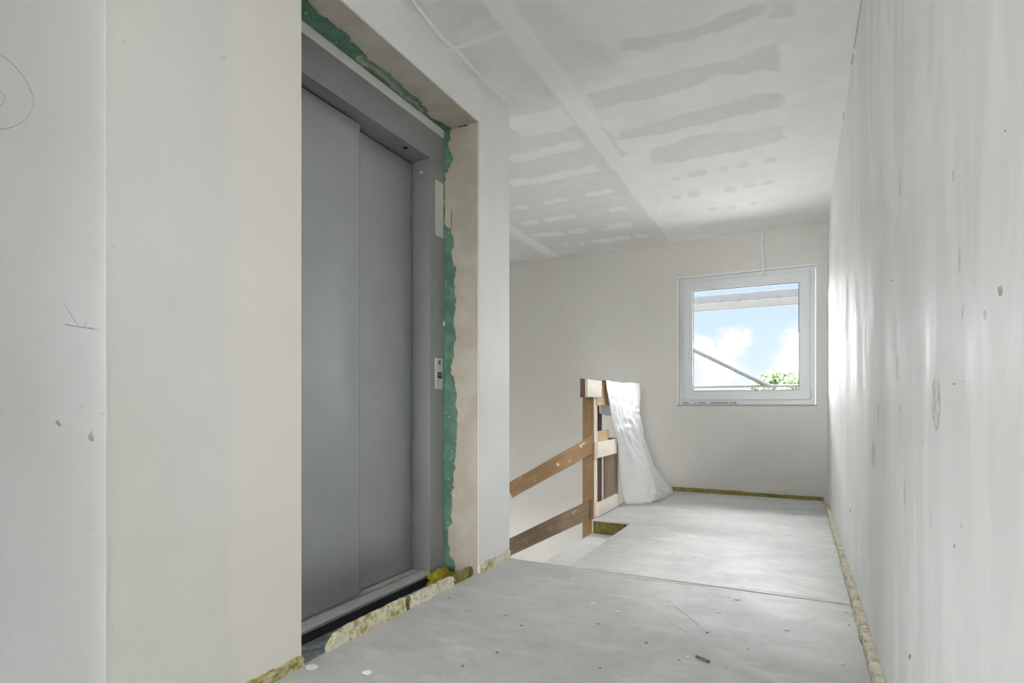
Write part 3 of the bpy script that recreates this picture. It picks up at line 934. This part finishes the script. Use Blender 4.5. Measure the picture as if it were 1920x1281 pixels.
# ------------------------------------------------------------------ ragged edge insulation along the walls
def edge_strip(name, p0, p1, h, th, mat, parent, seed, side, ragged=0.35, drop=0.0, taper0=0.0, taper1=0.0, front=0.0045):
    """upright strip of mineral wool: p0 -> p1 on the floor, 'side' points to the room"""
    p0, p1, side = Vector(p0), Vector(p1), Vector(side)
    L = (p1 - p0).length; n = max(6, int(L / 0.006)); d = (p1 - p0) / n
    prof = [(0, -drop), (0, 0.22), (0, 0.45), (0, 0.68), (0, 0.86), (0.08, 0.97), (0.4, 1.0), (0.75, 0.98), (1, 0.9), (1, -drop)]
    verts, faces = [], []
    m_ = len(prof)
    for k in range(n + 1):
        s = k * L / n
        hh = h * (1 - ragged * max(0, noise.noise(Vector((s * 11, seed, 0)))) * 1.3 - ragged * 0.5 * max(0, noise.noise(Vector((s * 47, seed, 3)))))
        if taper0: hh *= min(1, 0.25 + s / taper0)
        if taper1: hh *= min(1, 0.25 + (L - s) / taper1)
        for j, (a_, b_) in enumerate(prof):
            q = p0 + d * k - side * (a_ * th) + Vector((0, 0, (b_ * hh if b_ >= 0 else b_)))
            e = Vector((s * 60, j * 1.9, seed))
            out = noise.noise(e) * front + noise.noise(e * 0.4) * front * 1.6
            q += side * (out if a_ < 0.5 else 0) + Vector((0, 0, noise.noise(e + Vector((5, 5, 5))) * front * 0.8)) + d.normalized() * (noise.noise(e + Vector((1, 7, 2))) * front * 0.6)
            verts.append(q)
    for k in range(n):
        for j in range(m_ - 1):
            a_, b_ = k * m_ + j, (k + 1) * m_ + j
            faces.append((a_, b_, b_ + 1, a_ + 1))
    faces.append(tuple(range(m_))[::-1]); faces.append(tuple(n * m_ + j for j in range(m_)))
    return meshobj(name, verts, faces, mat, parent)


base_l = struct(empty('baseboard_left'))
def fl(u, v):
    p_ = on_z(u, v, 0.0); p_.x = XL - 0.004
    return p_
sx = Vector((1, 0, 0))
edge_strip('wool_strip', (XL + 0.010, Y_A + 0.02, 0), (XL + 0.010, Y_B + 0.004, 0), 0.040, 0.022, M_wool_m, base_l, 1, sx, 0.55, 0.01)
ya, yb_ = on_z(617, 1222, 0).y, on_z(757, 1146, 0).y
edge_strip('wool_strip', (XL + 0.000, ya, 0), (XL - 0.002, yb_, 0), 0.062, 0.022, M_wool, base_l, 12, sx, 0.18, 0.10, 0.05, 0, 0.004)
yc_ = on_z(822, 1112, 0).y
edge_strip('wool_strip', (XL - 0.012, yb_ + 0.004, 0), (XL - 0.010, yb_ + 0.045, 0), 0.056, 0.02, M_wool_o, base_l, 23, sx, 0.2, 0.10)
edge_strip('wool_strip', (XL - 0.002, yb_ + 0.04, 0), (XL - 0.004, yc_, 0), 0.055, 0.022, M_wool_w, base_l, 34, sx, 0.35, 0.10)
yd_ = on_z(849, 1098, 0).y
edge_strip('wool_strip', (XL - 0.006, yc_ + 0.006, 0), (XL - 0.006, yd_, 0), 0.052, 0.022, M_wool_w, base_l, 45, sx, 0.4, 0.10)
edge_strip('wool_strip', (XL - 0.014, yd_ + 0.003, 0), (XL - 0.03, Y_C - 0.01, 0), 0.040, 0.03, M_wool_o, base_l, 56, sx, 0.5, 0.10, 0, 0.05)
edge_strip('wool_strip', (XL + 0.010, Y_C + 0.003, 0), (XL + 0.010, Y_C + 0.155, 0), 0.052, 0.022, M_wool, base_l, 67, sx, 0.4, 0.01)
edge_strip('wool_strip', (XL + 0.010, Y_C + 0.158, 0), (XL + 0.008, Y_D - 0.004, 0), 0.056, 0.022, M_wool_w, base_l, 78, sx, 0.4, 0.01)
base_r = struct(empty('baseboard_right'))
cuts = [0.9, 1.32, 1.85, 2.30, 2.9, 3.35, 4.1, 4.9, YF - 0.02]
for k in range(len(cuts) - 1):
    edge_strip('wool_strip', (XR - 0.027 + 0.004 * noise.noise(Vector((k * 3.3, 0, 0))), cuts[k + 1] - 0.003, 0), (XR - 0.027, cuts[k], 0), 0.046 if k < 5 else 0.036, 0.029,
               M_wool_w if k not in (1,) else M_wool, base_r, 100 + k * 7, -sx, 0.55, 0.02, 0, 0, 0.0045)
base_f = struct(empty('baseboard_far'))
xa, xb_ = on_z(1395, 928, 0).x, XR - 0.02
edge_strip('wool_strip', (XV, YF - 0.016, 0), (xa, YF - 0.016, 0), 0.044, 0.016, M_wool_o, base_f, 201, (0, -1, 0), 0.10, 0.02, 0, 0, 0.002)
edge_strip('wool_strip', (xa + 0.002, YF - 0.013, 0), (xb_, YF - 0.013, 0), 0.036, 0.013, M_wool_o, base_f, 212, (0, -1, 0), 0.15, 0.02, 0, 0, 0.002)
# loose yellow wool beside the sill
def lump(name, c, r, mat, seed, parent=None, sub=4, amp=0.5, f=3.0):
    bm = bmesh.new(); bmesh.ops.create_icosphere(bm, subdivisions=sub, radius=1)
    for v_ in bm.verts:
        n_ = v_.co.normalized()
        s = 1 + amp * noise.noise(n_ * f + Vector((seed, 0, 0))) + amp * 0.4 * noise.noise(n_ * f * 3.1 + Vector((0, seed, 0)))
        v_.co = Vector((n_.x * r[0], n_.y * r[1], n_.z * r[2])) * s
    o = bmobj(name, bm, mat, parent, False)
    o.location = Vector(c)
    return o


q0 = on_x(812, 1092, XFR + 0.045)
tuft = lump('mineral_wool_tuft', (XFR + 0.062, q0.y + 0.04, -0.012), (0.036, 0.095, 0.042), M_wool_y, 4.4, None, 5, 0.5, 2.6)
tag(tuft, 'loose tuft of yellow mineral wool beside the elevator sill', 'insulation')

# ------------------------------------------------------------------ marks on the walls
def ribbon(name, pts, w_, normal, mat, parent, off=0.0005, taper=True, n=8):
    P = [Vector(q) for q in (catmull(pts, n) if len(pts) > 2 else [np.array(pts[0]) * (1 - s) + np.array(pts[1]) * s for s in np.linspace(0, 1, 10)])]
    N_ = Vector(normal); verts, faces = [], []
    for k, p_ in enumerate(P):
        td = (P[min(k + 1, len(P) - 1)] - P[max(k - 1, 0)]).normalized()
        sd_ = td.cross(N_).normalized()
        ww = w_ * (0.75 + 0.5 * noise.noise(Vector((k * 0.7, w_ * 1000, 2))))
        if taper: ww *= min(1, 0.35 + k / len(P) * 4, 0.35 + (len(P) - 1 - k) / len(P) * 4)
        verts += [p_ + N_ * off - sd_ * ww / 2, p_ + N_ * off + sd_ * ww / 2]
    for k in range(len(P) - 1):
        faces.append((2 * k, 2 * k + 1, 2 * k + 3, 2 * k + 2))
    return meshobj(name, verts, faces, mat, parent)


YP = Y_A - 0.0015
def py(pts):
    return [tuple(on_y(u, v, YP)) for u, v in pts]
ny = (0, -1, 0)
loop = [(-150, 120), (-120, 96), (-75, 84), (-35, 88), (0, 103), (18, 115), (33, 130), (47, 148), (57, 168), (63, 186), (61, 202), (52, 220), (36, 233), (18, 240), (0, 242), (-40, 238), (-90, 222), (-130, 190), (-152, 150), (-150, 120)]
ribbon('pencil_loop', py(loop), 0.0026, ny, M_pencil, wall_left, taper=False)
six = [(4, 137), (-6, 134), (-24, 142), (-40, 166), (-44, 190), (-34, 206), (-16, 206), (-2, 200), (7, 192), (9, 184), (5, 175), (-6, 166), (-22, 168), (-36, 180)]
ribbon('pencil_numeral', py(six), 0.0026, ny, M_pencil, wall_left)
ribbon('pencil_tick', py([(118, 563), (128, 581), (138, 598), (149, 612)]), 0.0017, ny, M_pencil2, wall_left)
ribbon('pencil_tick', py([(118, 607), (135, 611), (160, 614.5), (185, 618)]), 0.0024, ny, M_pencil2, wall_left)
ribbon('pencil_tick', py([(162, 603), (161, 608), (158, 613)]), 0.0016, ny, M_pencil2, wall_left)


def blotch(name, pts, plane, val, mat, parent, off):
    f = {'x': on_x, 'y': on_y, 'z': on_z}[plane]
    P = [f(u, v, val) for u, v in pts]
    offv = {'x': Vector((off, 0, 0)), 'y': Vector((0, off, 0)), 'z': Vector((0, 0, off))}[plane]
    return meshobj(name, [q + offv for q in P], [tuple(range(len(P)))], mat, parent)


def spot(name, u, v, rx, ry, plane, val, mat, parent, off, seed, n=11):
    pts = []
    for k in range(n):
        an = 2 * math.pi * k / n
        s = 1 + 0.5 * noise.noise(Vector((math.cos(an) * 1.5, math.sin(an) * 1.5, seed)))
        pts.append((u + rx * s * math.cos(an), v - ry * s * math.sin(an)))
    return blotch(name, pts, plane, val, mat, parent, off)


blotch('gouge', [(172, 806), (175, 816), (177, 826), (171, 829), (165, 822), (168, 814)], 'y', YP, M_chip, wall_left, -0.0006)
blotch('gouge', [(103, 789), (110, 789), (112, 794), (116, 798), (113, 800), (106, 795)], 'y', YP, M_chip, wall_left, -0.0006)
for k, (u, v, rx, ry) in enumerate(((155, 764, 4, 3), (144, 772, 2, 1.5), (116, 771, 1.5, 1.5), (113, 761, 2.5, 1.5), (193, 776, 3, 2), (128, 806, 2.5, 4), (72, 923, 6, 3), (60, 935, 2, 2), (18, 1195, 3, 2), (175, 991, 9, 1.2))):
    spot('scuff', u, v, rx, ry, 'y', YP, M_gouge, wall_left, -0.0006, k * 1.7)
ribbon('hairline_crack', [tuple(on_x(u, v, XL)) for u, v in ((424, 960), (428, 1000), (425, 1040), (427, 1090), (423, 1140), (428, 1190), (424, 1240), (429, 1290))], 0.0016, (1, 0, 0), M_crack, wall_left)
for k, (u, v, rx, ry) in enumerate(((233, 79, 4, 4), (210, 464, 6, 1.5), (210, 1177, 4, 3), (360, 1256, 3, 2), (418, 108, 5, 4))):
    spot('scuff', u, v, rx, ry, 'x', XL, M_crack, wall_left, 0.0006, 20 + k)
# gouges and scratches on the long wall
blotch('gouge', [(1755, 698), (1760, 715), (1763, 750), (1762, 785), (1760, 805), (1755, 809), (1750, 790), (1747, 760), (1748, 725)], 'x', XR, M_gouge, wall_right, -0.0006)
for k, (u, v, rx, ry, m_) in enumerate(((1876, 545, 4, 10, M_chip), (1805, 583, 1.5, 14, M_gouge), (1800, 490, 1.5, 26, M_gouge), (1847, 590, 2.5, 9, M_gouge), (1688, 340, 1.2, 36, M_gouge),
                                        (1788, 330, 2, 14, M_gouge), (1674, 526, 1.5, 2, M_chip), (1688, 772, 1.2, 12, M_gouge), (1647, 775, 1.2, 18, M_gouge), (1683, 690, 1.3, 30, M_gouge),
                                        (1697, 930, 1.3, 30, M_gouge), (1790, 720, 3, 2, M_chip), (1806, 716, 5, 1.5, M_gouge), (1594, 958, 1.5, 4, M_chip), (1790, 1024, 2, 4, M_chip),
                                        (1706, 1232, 2, 6, M_chip), (1804, 986, 2, 6, M_gouge), (1746, 972, 1.5, 20, M_gouge), (1886, 245, 2, 2, M_chip), (1730, 828, 4, 1.5, M_gouge), (1638, 850, 4, 22, M_gouge))):
    spot('scratch', u, v, rx, ry, 'x', XR, m_, wall_right, -0.0006, 50 + k)

# ------------------------------------------------------------------ window
win = empty('window_1', (0, 0, 0)); struct(win, 'white plastic window with clear glass in the end wall')
e = 0.004
fw, sw = 0.058 * K, 0.100 * K
o0 = (WX0 + e, WX1 - e, WZ0 + e, WZ1 - e)
i0 = (WX0 + fw + 0.02, WX1 - fw - 0.02, WZ0 + fw + 0.02, WZ1 - fw - 0.02)
ring('window_frame', o0, i0, YF + 0.022, YF + 0.10, M_pvc, win)
so = (WX0 + fw, WX1 - fw, WZ0 + fw, WZ1 - fw)
si = (WX0 + fw + sw, WX1 - fw - sw, WZ0 + fw + sw, WZ1 - fw - sw)
sash = ring('sash', so, si, YF + 0.004, YF + 0.085, M_pvc, win, 0.005)
ring('sash_shadow_line', (so[0] - 0.004, so[1] + 0.004, so[2] - 0.004, so[3] + 0.004), so, YF + 0.0205, YF + 0.030, M_seal, win, 0)  # grey line painted in for the shadow gap between frame and sash
gi = (si[0] + 0.006, si[1] - 0.006, si[2] + 0.006, si[3] - 0.006)
go = (si[0] - 0.003, si[1] + 0.003, si[2] - 0.003, si[3] + 0.003)
ring('gasket', go, gi, YF + 0.036, YF + 0.042, M_gasket, sash, 0)
box('pane', (si[0] - 0.008, YF + 0.043, si[2] - 0.008), (si[1] + 0.008, YF + 0.047, si[3] + 0.008), M_glass, sash)
hz = on_y(1293, 660, YF).z
hx = si[0] - 0.034
hb = box('handle', (hx - 0.013, YF - 0.006, hz - 0.035), (hx + 0.013, YF + 0.006, hz + 0.035), M_pvc, sash, 0.004)
tube('handle_stub', [(hx, YF - 0.02, hz), (hx + 0.012, YF - 0.028, hz - 0.02), (hx + 0.020, YF - 0.030, hz - 0.05)], 0.007, M_pvc, sash, 8)
for zz_ in (so[2] + 0.045, so[3] - 0.07):
    tube('hinge', [(so[1] + 0.008, YF + 0.010, zz_ - 0.035), (so[1] + 0.008, YF + 0.010, zz_ + 0.035)], 0.007, M_pvc, win, 8)
box('plaster_bead', (WX0 - 0.010, YF - 0.007, WZ0), (WX0 + 0.004, YF + 0.020, WZ1 + 0.010), M_bead, win, 0.001)
box('plaster_bead', (WX0 - 0.010, YF - 0.007, WZ1 - 0.004), (WX1 + 0.004, YF + 0.020, WZ1 + 0.010), M_bead, win, 0.001)
box('bottom_seal', (WX0 - 0.012, YF - 0.006, WZ0 - 0.012), (WX1 + 0.012, YF + 0.020, WZ0 + 0.003), M_seal, win, 0.002)
box('seal_end', (WX0 - 0.020, YF - 0.010, WZ0 - 0.016), (WX0 + 0.035, YF - 0.002, WZ0 - 0.004), M_chip, win, 0.002)
zp = WZ0 + 0.022
for (u0, u1) in ((1280, 1290.5), (1303, 1306), (1309.5, 1314), (1314.5, 1323), (1333, 1340), (1340.5, 1350), (1350.5, 1358), (1358.5, 1365), (1369, 1373), (1375, 1380)):
    x0_, x1_ = on_y(u0, 754, YF + 0.022).x, on_y(u1, 754, YF + 0.022).x
    box('film_print', (x0_, YF + 0.0205, zp - 0.006), (x1_, YF + 0.0225, zp + 0.006), M_print, win)
box('film_print_strip', (on_y(1279, 756, YF).x, YF + 0.0208, WZ0 + 0.004), (on_y(1383, 756, YF).x, YF + 0.0222, WZ0 + 0.012), M_seal, win)

# cable from the ceiling down over the window head
q = [on_y(1431, 437, YF - 0.008), on_y(1430, 445, YF - 0.010), on_y(1429, 462, YF - 0.011), on_y(1430, 482, YF - 0.010), on_y(1431, 500, YF - 0.014), on_y(1431, 512, YF - 0.012), on_y(1430, 518, YF - 0.010)]
q[0].z = ZC - 0.004
cab = tube('cable', catmull([on_y(1440, 434, YF - 0.02).to_tuple()[:2] + (ZC - 0.005,)] + [p_.to_tuple() for p_ in q], 6), 0.0125, M_cable, None, 10)
tag(cab, 'short white cable hanging from ceiling over the window head', 'cable')

# ------------------------------------------------------------------ temporary wooden guard rail at the stair
rail = empty('wooden_guard_rail', (-1.66 * K, 4.82 * K, 0))
tag(rail, 'makeshift wooden guard rail of nailed boards around the stair opening', 'railing')


def kb(name, x0_, x1_, y0_, y1_, z0_, z1_, mat, axis='z', warp=0.0):
    """plank given by its extents in plan units, grain along axis"""
    c_ = Vector(((x0_ + x1_) / 2, (y0_ + y1_) / 2, (z0_ + z1_) / 2)) * K
    s = Vector((x1_ - x0_, y1_ - y0_, z1_ - z0_)) * K
    i_ = 'xyz'.index(axis)
    d_ = Vector((0, 0, 0)); d_[i_] = s[i_] / 2
    others = [k for k in range(3) if k != i_]
    th_i = min(others, key=lambda k: s[k]); wd_i = max(others, key=lambda k: s[k]) if s[others[0]] != s[others[1]] else [k for k in others if k != th_i][0]
    sdv = Vector((0, 0, 0)); sdv[th_i] = 1
    return board(name, c_ - d_, c_ + d_, s[wd_i], s[th_i], mat, rail, sdv, 0.0015, warp)


kb('post_facing', -1.714, -1.6155, 4.763, 4.790, -0.55, 1.076, W_brown)
kb('post', -1.712, -1.615, 4.791, 4.881, -0.55, 1.074, W_pale)  # pale timber behind the brown board puts the lit side face into colour
kb('post', -1.724, -1.615, 5.393, 5.539, -0.55, 0.680, W_grey)
kb('post_facing', -1.652, -1.6135, 5.525, 5.560, -0.10, 0.665, W_pale)
kb('post', -2.62, -2.50, 4.763, 4.86, -1.2, 0.60, W_brown)
kb('post', -1.72, -1.63, 6.20, 6.28, -0.55, 1.16, W_brown)
kb('gap_shade_plank', -1.715, -1.690, 5.13, 5.245, -0.10, 1.00, W_deep)  # deep brown plank stands in for the shadowed gap between the posts
kb('top_rail', -1.632, -1.606, 4.85, 6.29, 1.005, 1.215, W_tan, 'y', 0.002)
kb('back_plank', -1.640, -1.607, 4.505, 4.845, 1.072, 1.226, W_deep, 'y')
kb('top_splice', -1.604, -1.582, 4.524, 4.905, 1.074, 1.223, W_pale, 'y', 0.001)
kb('mid_rail', -1.612, -1.585, 4.79, 5.385, 0.535, 0.675, W_pale, 'y', 0.003)
kb('mid_block', -1.645, -1.618, 4.885, 5.225, 0.58, 0.768, W_tan, 'y', 0.0)
kb('toe_board', -1.612, -1.585, 4.836, 5.43, 0.012, 0.132, W_pale, 'y', 0.003)
yr = 4.742 * K
board('sloping_rail', (-2.43 * K, yr, 0.197 * K), (-1.616 * K, yr, 0.660 * K), 0.138 * K, 0.034 * K, W_rail, rail, (0, 1, 0), 0.002, 0.003, -0.569)
board('sloping_rail', (-2.56 * K, yr, -0.405 * K), (-1.640 * K, yr, 0.086 * K), 0.148 * K, 0.034 * K, W_dark, rail, (0, 1, 0), 0.002, 0.003, -0.534)
d_ = (Vector((-1.602, 0, 0.668)) - Vector((-2.43, 0, 0.197))).normalized()
e0 = Vector((-2.43 * K, yr, 0.197 * K))
board('pale_end_cut', e0 - d_ * 0.010, e0 + d_ * 0.004, 0.136 * K, 0.035 * K, M_filler, rail, (0, 1, 0), 0.001)
for (x_, y_, z_) in ((-1.60, 4.7235, 0.60), (-1.655, 4.7235, 0.70), (-1.66, 4.7235, 0.05), (-1.70, 4.7235, 0.10)):
    q_ = Vector((x_ - 0.03, y_, z_)) * K
    o = tube('nail', [q_, q_ + Vector((0, 0.006, 0))], 0.004, M_nail, rail, 8, False)
    o.matrix_parent_inverse = Matrix.Translation(-Vector(rail.location))

# ------------------------------------------------------------------ white polythene sheet over the rail
rows = [((-1.660, 5.08, 0.93), (-1.662, 5.65, 0.90), (-1.658, 6.21, 0.96)),
        ((-1.652, 5.03, 1.15), (-1.655, 5.65, 1.15), (-1.650, 6.23, 1.16)),
        ((-1.643, 5.02, 1.222), (-1.645, 5.65, 1.223), (-1.643, 6.245, 1.235)),
        ((-1.617, 5.02, 1.236), (-1.617, 5.65, 1.232), (-1.615, 6.25, 1.255)),
        ((-1.590, 5.02, 1.222), (-1.588, 5.65, 1.218), (-1.580, 6.25, 1.230)),
        ((-1.578, 5.06, 1.12), (-1.570, 5.66, 1.10), (-1.566, 6.245, 1.11)),
        ((-1.574, 5.14, 0.96), (-1.555, 5.70, 0.96), (-1.566, 6.20, 0.98)),
        ((-1.570, 5.235, 0.80), (-1.535, 5.74, 0.82), (-1.555, 6.16, 0.865)),
        ((-1.568, 5.355, 0.643), (-1.500, 5.79, 0.62), (-1.500, 6.146, 0.605)),
        ((-1.566, 5.43, 0.42), (-1.440, 5.83, 0.39), (-1.440, 6.188, 0.37)),
        ((-1.566, 5.50, 0.20), (-1.380, 5.85, 0.19), (-1.365, 6.40, 0.205)),
        ((-1.560, 5.55, 0.060), (-1.330, 5.83, 0.060), (-1.290, 6.58, 0.075)),
        ((-1.545, 5.575, 0.010), (-1.320, 5.87, 0.010), (-1.290, 6.60, 0.040))]
NS, NR = 64, 9
cols_ = [catmull([r[k] for r in rows], NR) for k in range(3)]
nt_rows = len(cols_[0])
verts, faces = [], []
for i_ in range(nt_rows):
    L_, M_, R_ = cols_[0][i_], cols_[1][i_], cols_[2][i_]
    tt = i_ / (nt_rows - 1)
    hang = max(0.0, min(1.0, (tt - 0.36) / 0.25))
    for j in range(NS + 1):
        s = j / NS
        p_ = L_ * (1 - s) * (1 - 2 * s) + M_ * 4 * s * (1 - s) + R_ * s * (2 * s - 1)
        # folds fan out from the rail and wander on the way down
        ph = s * 2 * math.pi
        wv = noise.noise(Vector((s * 2.0, tt * 2.2, 3.1)))
        rid = lambda q_, z0_: 1 - 2 * abs(noise.noise(Vector((q_, tt * 1.6, z0_))))
        f_ = 0.50 * math.sin(ph * 1.9 + 3.5 * tt + 2.6 * wv) + 0.55 * rid(s * 4.2 + 1.2 * tt, 7) + 0.40 * rid(s * 7.5 - 2.2 * tt, 13) - 0.5
        cr = 0.55 * (1 - 2 * abs(noise.noise(Vector((s * 6 + tt * 9, tt * 14 - s * 5, 2))))) - 0.25
        edge_ = min(1, s * 9, (1 - s) * 9)
        amp = (0.006 + 0.040 * hang * (0.5 + 0.5 * tt)) * edge_
        off = (f_ + cr) * amp
        x_ = p_[0] + off + (0.012 * hang * edge_)
        top_l = 0.012 * math.exp(-((s - 0.75) / 0.16) ** 2) * math.exp(-((tt - 0.24) / 0.08) ** 2) + 0.004 * noise.noise(Vector((s * 9, tt * 9, 9))) * (0.25 < tt + 0.1 < 0.5)
        z_ = max(0.006, p_[2] + top_l + off * 0.25 * hang * (tt < 0.9))
        x_ = x_ if tt < 0.3 else max(x_, -1.579)
        verts.append((x_ * K, p_[1] * K, z_ * K))
for i_ in range(nt_rows - 1):
    for j in range(NS):
        a_ = i_ * (NS + 1) + j
        faces.append((a_, a_ + 1, a_ + NS + 2, a_ + NS + 1))
sheet = meshobj('plastic_sheet', verts, faces, M_film, None, True)
md = sheet.modifiers.new('thickness', 'SOLIDIFY'); md.thickness = 0.0012
tag(sheet, 'white translucent plastic sheet draped over the wooden guard rail', 'plastic sheet')

# ------------------------------------------------------------------ outside: scaffold and tree
YO = 7.35
sc_ = empty('scaffold', (-0.6, YO, -6.4))
tag(sc_, 'galvanised scaffold with deck, guard tube and diagonal brace outside the window', 'scaffold')


def so_(o):
    o.matrix_parent_inverse = Matrix.Translation(-Vector(sc_.location)); return o


for x_ in (-2.35, 1.05):
    for yy in (YO, YO + 0.75):
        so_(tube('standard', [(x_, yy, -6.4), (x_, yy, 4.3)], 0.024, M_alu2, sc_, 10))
zt_, zb_ = on_y(1299, 557, YO).z, on_y(1299, 584, YO).z
zm_ = on_y(1299, 571, YO).z
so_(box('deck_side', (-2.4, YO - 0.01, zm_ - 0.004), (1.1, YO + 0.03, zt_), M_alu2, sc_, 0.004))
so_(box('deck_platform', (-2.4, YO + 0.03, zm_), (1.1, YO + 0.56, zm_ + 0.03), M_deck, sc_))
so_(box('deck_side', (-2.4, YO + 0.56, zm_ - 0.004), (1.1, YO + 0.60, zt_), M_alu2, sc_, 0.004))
for k in range(6):
    x_ = on_y(1312 + k * 37, 572, YO).x
    so_(box('deck_hook', (x_ - 0.014, YO - 0.022, zm_ - 0.016), (x_ + 0.014, YO - 0.008, zm_ + 0.035), M_alu2, sc_, 0.003))
a_, b_ = on_y(1299, 656, YO), on_y(1442, 724, YO)
d_ = (b_ - a_)
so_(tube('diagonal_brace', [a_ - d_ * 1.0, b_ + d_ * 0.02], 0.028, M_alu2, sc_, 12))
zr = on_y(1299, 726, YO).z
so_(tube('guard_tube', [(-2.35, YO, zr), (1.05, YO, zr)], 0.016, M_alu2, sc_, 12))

YT = 34.0
c_ = on_y(1468, 742, YT)
tree = empty('tree', (c_.x, YT, -6.4))
tag(tree, 'round bright green tree crown beyond the window', 'tree')
def to(o):
    o.matrix_parent_inverse = Matrix.Translation(-Vector(tree.location)); return o
trunk = to(tube('trunk', [(c_.x, YT, -6.4), (c_.x + 0.1, YT, -3), (c_.x, YT, 0)], 0.22, M_bark, tree, 10))
rnd2 = np.random.RandomState(9)
verts, faces = [], []
RX, RZ = 2.15, 1.75
ccz = on_y(1468, 697, YT).z - RZ
for k in range(9000):
    d_ = rnd2.normal(size=3); d_ /= np.linalg.norm(d_)
    s = 0.80 + 0.26 * noise.noise(Vector(d_) * 2.6) + 0.10 * noise.noise(Vector(d_) * 7)
    rr_ = s * (0.75 + 0.25 * rnd2.rand() ** 0.5) * 1.12
    p_ = np.array([c_.x + d_[0] * RX * rr_, YT + d_[1] * RX * rr_, ccz + d_[2] * RZ * rr_])
    a_ = rnd2.normal(size=3); a_ /= np.linalg.norm(a_); b_ = np.cross(a_, rnd2.normal(size=3)); b_ /= np.linalg.norm(b_)
    q_ = 0.10 + 0.06 * rnd2.rand()
    n0 = len(verts)
    verts += [p_ - a_ * q_, p_ + b_ * q_ * 0.55, p_ + a_ * q_, p_ - b_ * q_ * 0.55]
    faces.append((n0, n0 + 1, n0 + 2, n0 + 3))
crown = to(meshobj('crown', verts, faces, M_leaf, tree)); crown['kind'] = 'stuff'

# ------------------------------------------------------------------ rubbish on the screed
def crumb(name, u, v, r, mat, seed, label, cat, group):
    c_ = on_z(u, v, 0.0)
    o = lump(name, (c_.x, c_.y, r[2] * 0.55), r, mat, seed, None, 2, 0.45, 2.0)
    tag(o, label, cat, group)
    return o


dark = [(842, 1122), (1122, 1171), (1212, 1206), (978, 1174), (948, 1155), (867, 1250), (1251, 1137), (1220, 972), (1263, 1040), (1303, 1047), (1326, 1187), (1402, 1218), (1592, 1173), (1560, 1118), (932, 1224), (1125, 1253), (1361, 1253), (1273, 1239)]
for k, (u, v) in enumerate(dark):
    s = 0.0030 + 0.0025 * rnd.random()
    crumb('dark_crumb', u, v, (s, s * 0.8, s * 0.5), M_crumb, k * 1.3, 'tiny dark crumb lying on the grey screed', 'crumb', 'dark crumbs scattered on the screed')
pale = [(1073, 1086), (1112, 1132), (1159, 1148), (1346, 1149), (1382, 1125), (1585, 1148), (1475, 1182), (1578, 1246), (1290, 1233), (990, 1066), (1186, 1015), (1534, 1013)]
for k, (u, v) in enumerate(pale):
    s = 0.006 + 0.004 * rnd.random()
    crumb('plaster_crumb', u, v, (s * 1.3, s, 0.0035), M_white, 40 + k, 'small white plaster crumb lying on the grey screed', 'crumb', 'white plaster crumbs on the screed')
o = lump('plaster_blob', (*on_z(688, 1262, 0).to_tuple()[:2], 0.002), (0.016, 0.013, 0.004), M_white, 77, None, 3, 0.4, 2); tag(o, 'flat white plaster blob on the screed before the elevator', 'plaster blob')
o = lump('plaster_blob', (*on_z(585, 1252, 0).to_tuple()[:2], 0.002), (0.022, 0.018, 0.004), M_white, 79, None, 3, 0.5, 2); tag(o, 'pale plaster smear on the screed at the foot of the pier', 'plaster blob')
a_, b_ = on_z(1306, 1233, 0), on_z(1329, 1243, 0)
o = board('wood_splinter', a_ + Vector((0, 0, 0.004)), b_ + Vector((0, 0, 0.005)), 0.006, 0.010, M_crumb, None, (1, 0.6, 0), 0.001, 0.003)
tag(o, 'dark wood splinter lying on the screed near the long wall', 'splinter')

# scratches and hairlines in the screed
for pts, w_ in (([(1255, 1130), (1282, 1150), (1300, 1164), (1313, 1177)], 0.006), ([(1245, 1158), (1270, 1176), (1296, 1190)], 0.004),
                ([(1402, 1116), (1412, 1111), (1426, 1107)], 0.004), ([(1325, 1108), (1345, 1118), (1375, 1121)], 0.004)):
    ribbon('screed_scratch', [tuple(on_z(u, v, 0.0)) for u, v in pts], w_, (0, 0, 1), M_conc, floor_near, 0.0006)
